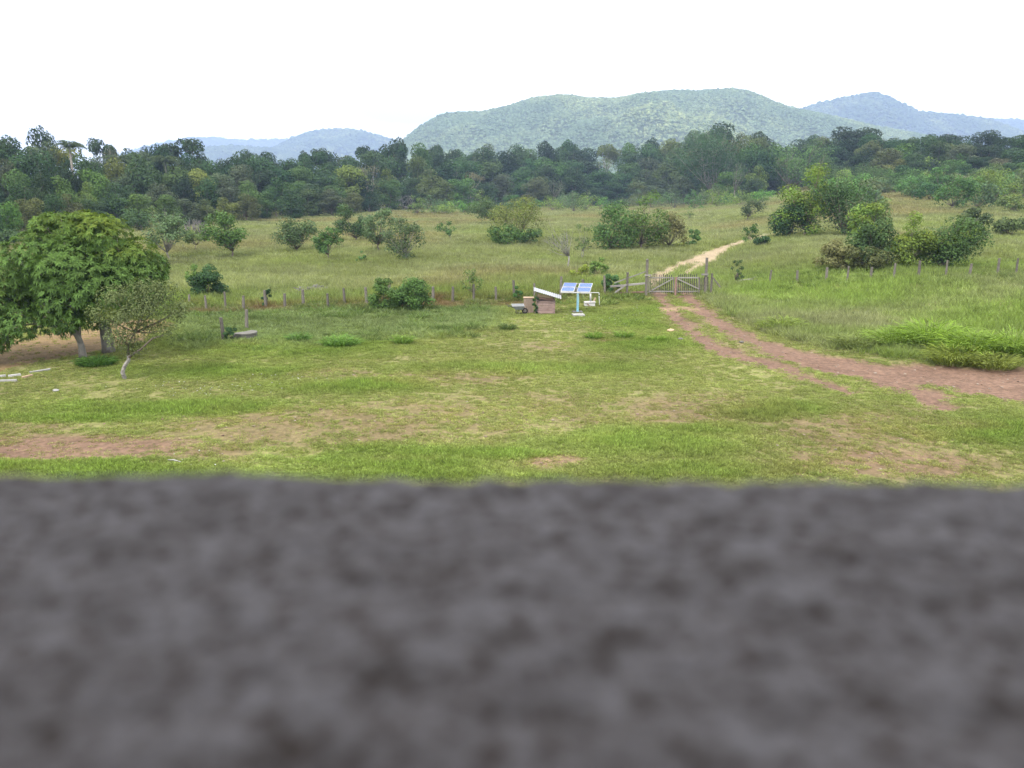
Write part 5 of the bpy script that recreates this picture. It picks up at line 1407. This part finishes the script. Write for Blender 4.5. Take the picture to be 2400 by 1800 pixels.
fw = np.maximum(np.maximum(blob(f['u'], f['v'], 480, 915, 260, 22), blob(f['u'], f['v'], 700, 890, 180, 14)), np.maximum(blob(f['u'], f['v'], 1450, 740, 120, 30), 0.6 * blob(f['u'], f['v'], 500, 1080, 120, 40)))
k = rng.uniform(0, 1, len(x)) < 0.10 * fw
x, y, z = x[k], y[k], z[k]; n = len(x)
sz = rng.uniform(0.010, 0.022, n)
scatter('white_flowers', np.stack([x, y, z + rng.uniform(.07, .13, n)], 1), rng.uniform(0, 6.28, n), rng.normal(0, .3, (n, 2)), np.stack([sz, sz, sz], 1), np.tile(np.array([[0.62, 0.64, 0.55]]), (n, 1)), rng.integers(0, 3, n), PEB, 'tiny white flower heads in the lawn grass')

# ------------------------------------------------------------------ the house the photograph is taken from
M_LEDGE, nt, out = new_mat('rough_dark_concrete')
geo = N(nt, 'ShaderNodeTexCoord')
n1 = noise_node(nt, 270, 5, 0.68, geo.outputs['Object']); n2 = noise_node(nt, 260, 4, 0.6, geo.outputs['Object']); n3 = noise_node(nt, 100, 5, 0.75, geo.outputs['Object'])
r1 = ramp_node(nt, n1.outputs['Fac'], [(0.37, (0.068, 0.052, 0.044)), (0.50, (0.192, 0.184, 0.188)), (0.75, (0.265, 0.259, 0.270))])
r3 = ramp_node(nt, n3.outputs['Fac'], [(0.34, (0.68, 0.64, 0.62)), (0.62, (1.22, 1.21, 1.23))])
c = mixc(nt, 1.0, r1.outputs['Color'], r3.outputs['Color'], 'MULTIPLY')
b = N(nt, 'ShaderNodeBsdfPrincipled'); b.inputs['Roughness'].default_value = 0.9; b.inputs['Specular IOR Level'].default_value = 0.15
nt.links.new(c, b.inputs['Base Color'])
bp = N(nt, 'ShaderNodeBump'); bp.inputs['Strength'].default_value = 0.6; bp.inputs['Distance'].default_value = 0.002
nt.links.new(n2.outputs['Fac'], bp.inputs['Height']); nt.links.new(bp.outputs[0], b.inputs['Normal'])
nt.links.new(b.outputs[0], out.inputs['Surface'])
M_WALL = solid_mat('house_plaster', (0.30, 0.28, 0.26), (0.38, 0.36, 0.33), 2, 0.9, 0.3)
M_CEIL = solid_mat('roof_boards', (0.06, 0.045, 0.035), (0.10, 0.075, 0.055), 2, 0.9, 0.3)
house = empty('house', (0, -2, 0), 'dark rough concrete parapet of the house, out of focus close by', 'house')
HL = 0.062                                               # lens above the ledge
edge_y = HL / math.tan(PITCH + math.atan(190 / F))
xs = np.arange(-1.2, 1.2001, 0.003); ys = np.concatenate([np.arange(-0.16, edge_y - 0.012, 0.0025), edge_y - 0.012 * np.cos(np.linspace(0, math.pi / 2, 9)) + 0.0])
Xg, Yg = np.meshgrid(xs, ys)
tedge = np.clip((Yg - (edge_y - 0.012)) / 0.012, 0, 1)
drop = 0.012 * (1 - np.sqrt(np.maximum(1 - tedge ** 2, 0)))
rough = (fbm(Xg * 190, Yg * 190, 5, 3) - 0.5) * 0.0026 + (fbm(Xg * 30, Yg * 30, 6, 2) - 0.5) * 0.002
Zg = H - HL - drop + rough
Yg2 = Yg + (fbm(Xg * 50, Yg * 0 + 3, 8, 3) - 0.5) * 0.006 * ss(0.5, 1, tedge) - Xg * 0.024
V = np.stack([Xg.ravel(), Yg2.ravel() + 2.0, Zg.ravel()], 1)
n_, m_ = Xg.shape
# front lip: one more row dropping down to the wall face
low = np.stack([xs, Yg2[-1] + 2.0, np.full(len(xs), H - HL - 0.10)], 1)
V = np.concatenate([V, low])
I = np.arange((n_ + 1) * m_).reshape(n_ + 1, m_)
Q = np.stack([I[:-1, :-1], I[:-1, 1:], I[1:, 1:], I[1:, :-1]], -1).reshape(-1, 4)
mesh_obj('parapet_top', quads_mesh('parapet_top', V, Q, smooth=True), M_LEDGE, house)
MB().box((0, 2.0 + (edge_y - 0.16) / 2 - 0.03, (H - HL - 0.03) / 2 - .1), (12, edge_y + 0.16 - 0.07, H - HL - 0.03 + .2)).build('front_wall', M_WALL, house)
MB().box((0, -1.0, H - 1.15), (12, 5.6, .15)).build('floor', M_WALL, house)
MB().box((0, -3.9, H + .2), (12, .2, 2.6)).build('back_wall', M_WALL, house)
MB().box((0, -.55, H + 1.75), (13, 6.9, .10), Matrix.Rotation(R(-6), 3, 'X')).build('roof', M_CEIL, house)
for sx in (-5.9, 5.9): MB().box((sx, 1.95, H + .80), (.16, .16, 1.75)).build('roof_post', M_WOOD, house)

# ------------------------------------------------------------------ air
mz, nt, out = new_mat('haze_air')
pv = N(nt, 'ShaderNodeVolumePrincipled')
pv.inputs['Color'].default_value = (0.47, 0.62, 0.98, 1)
pv.inputs['Density'].default_value = 0.00024
pv.inputs['Anisotropy'].default_value = 0.0
nt.links.new(pv.outputs[0], out.inputs['Volume'])
o = MB().box((0, 0, 209), (12400, 12400, 430)).build('haze', mz)
tag(o, kind='stuff')
print('forest trees', nfor, 'objects', len(bpy.data.objects))
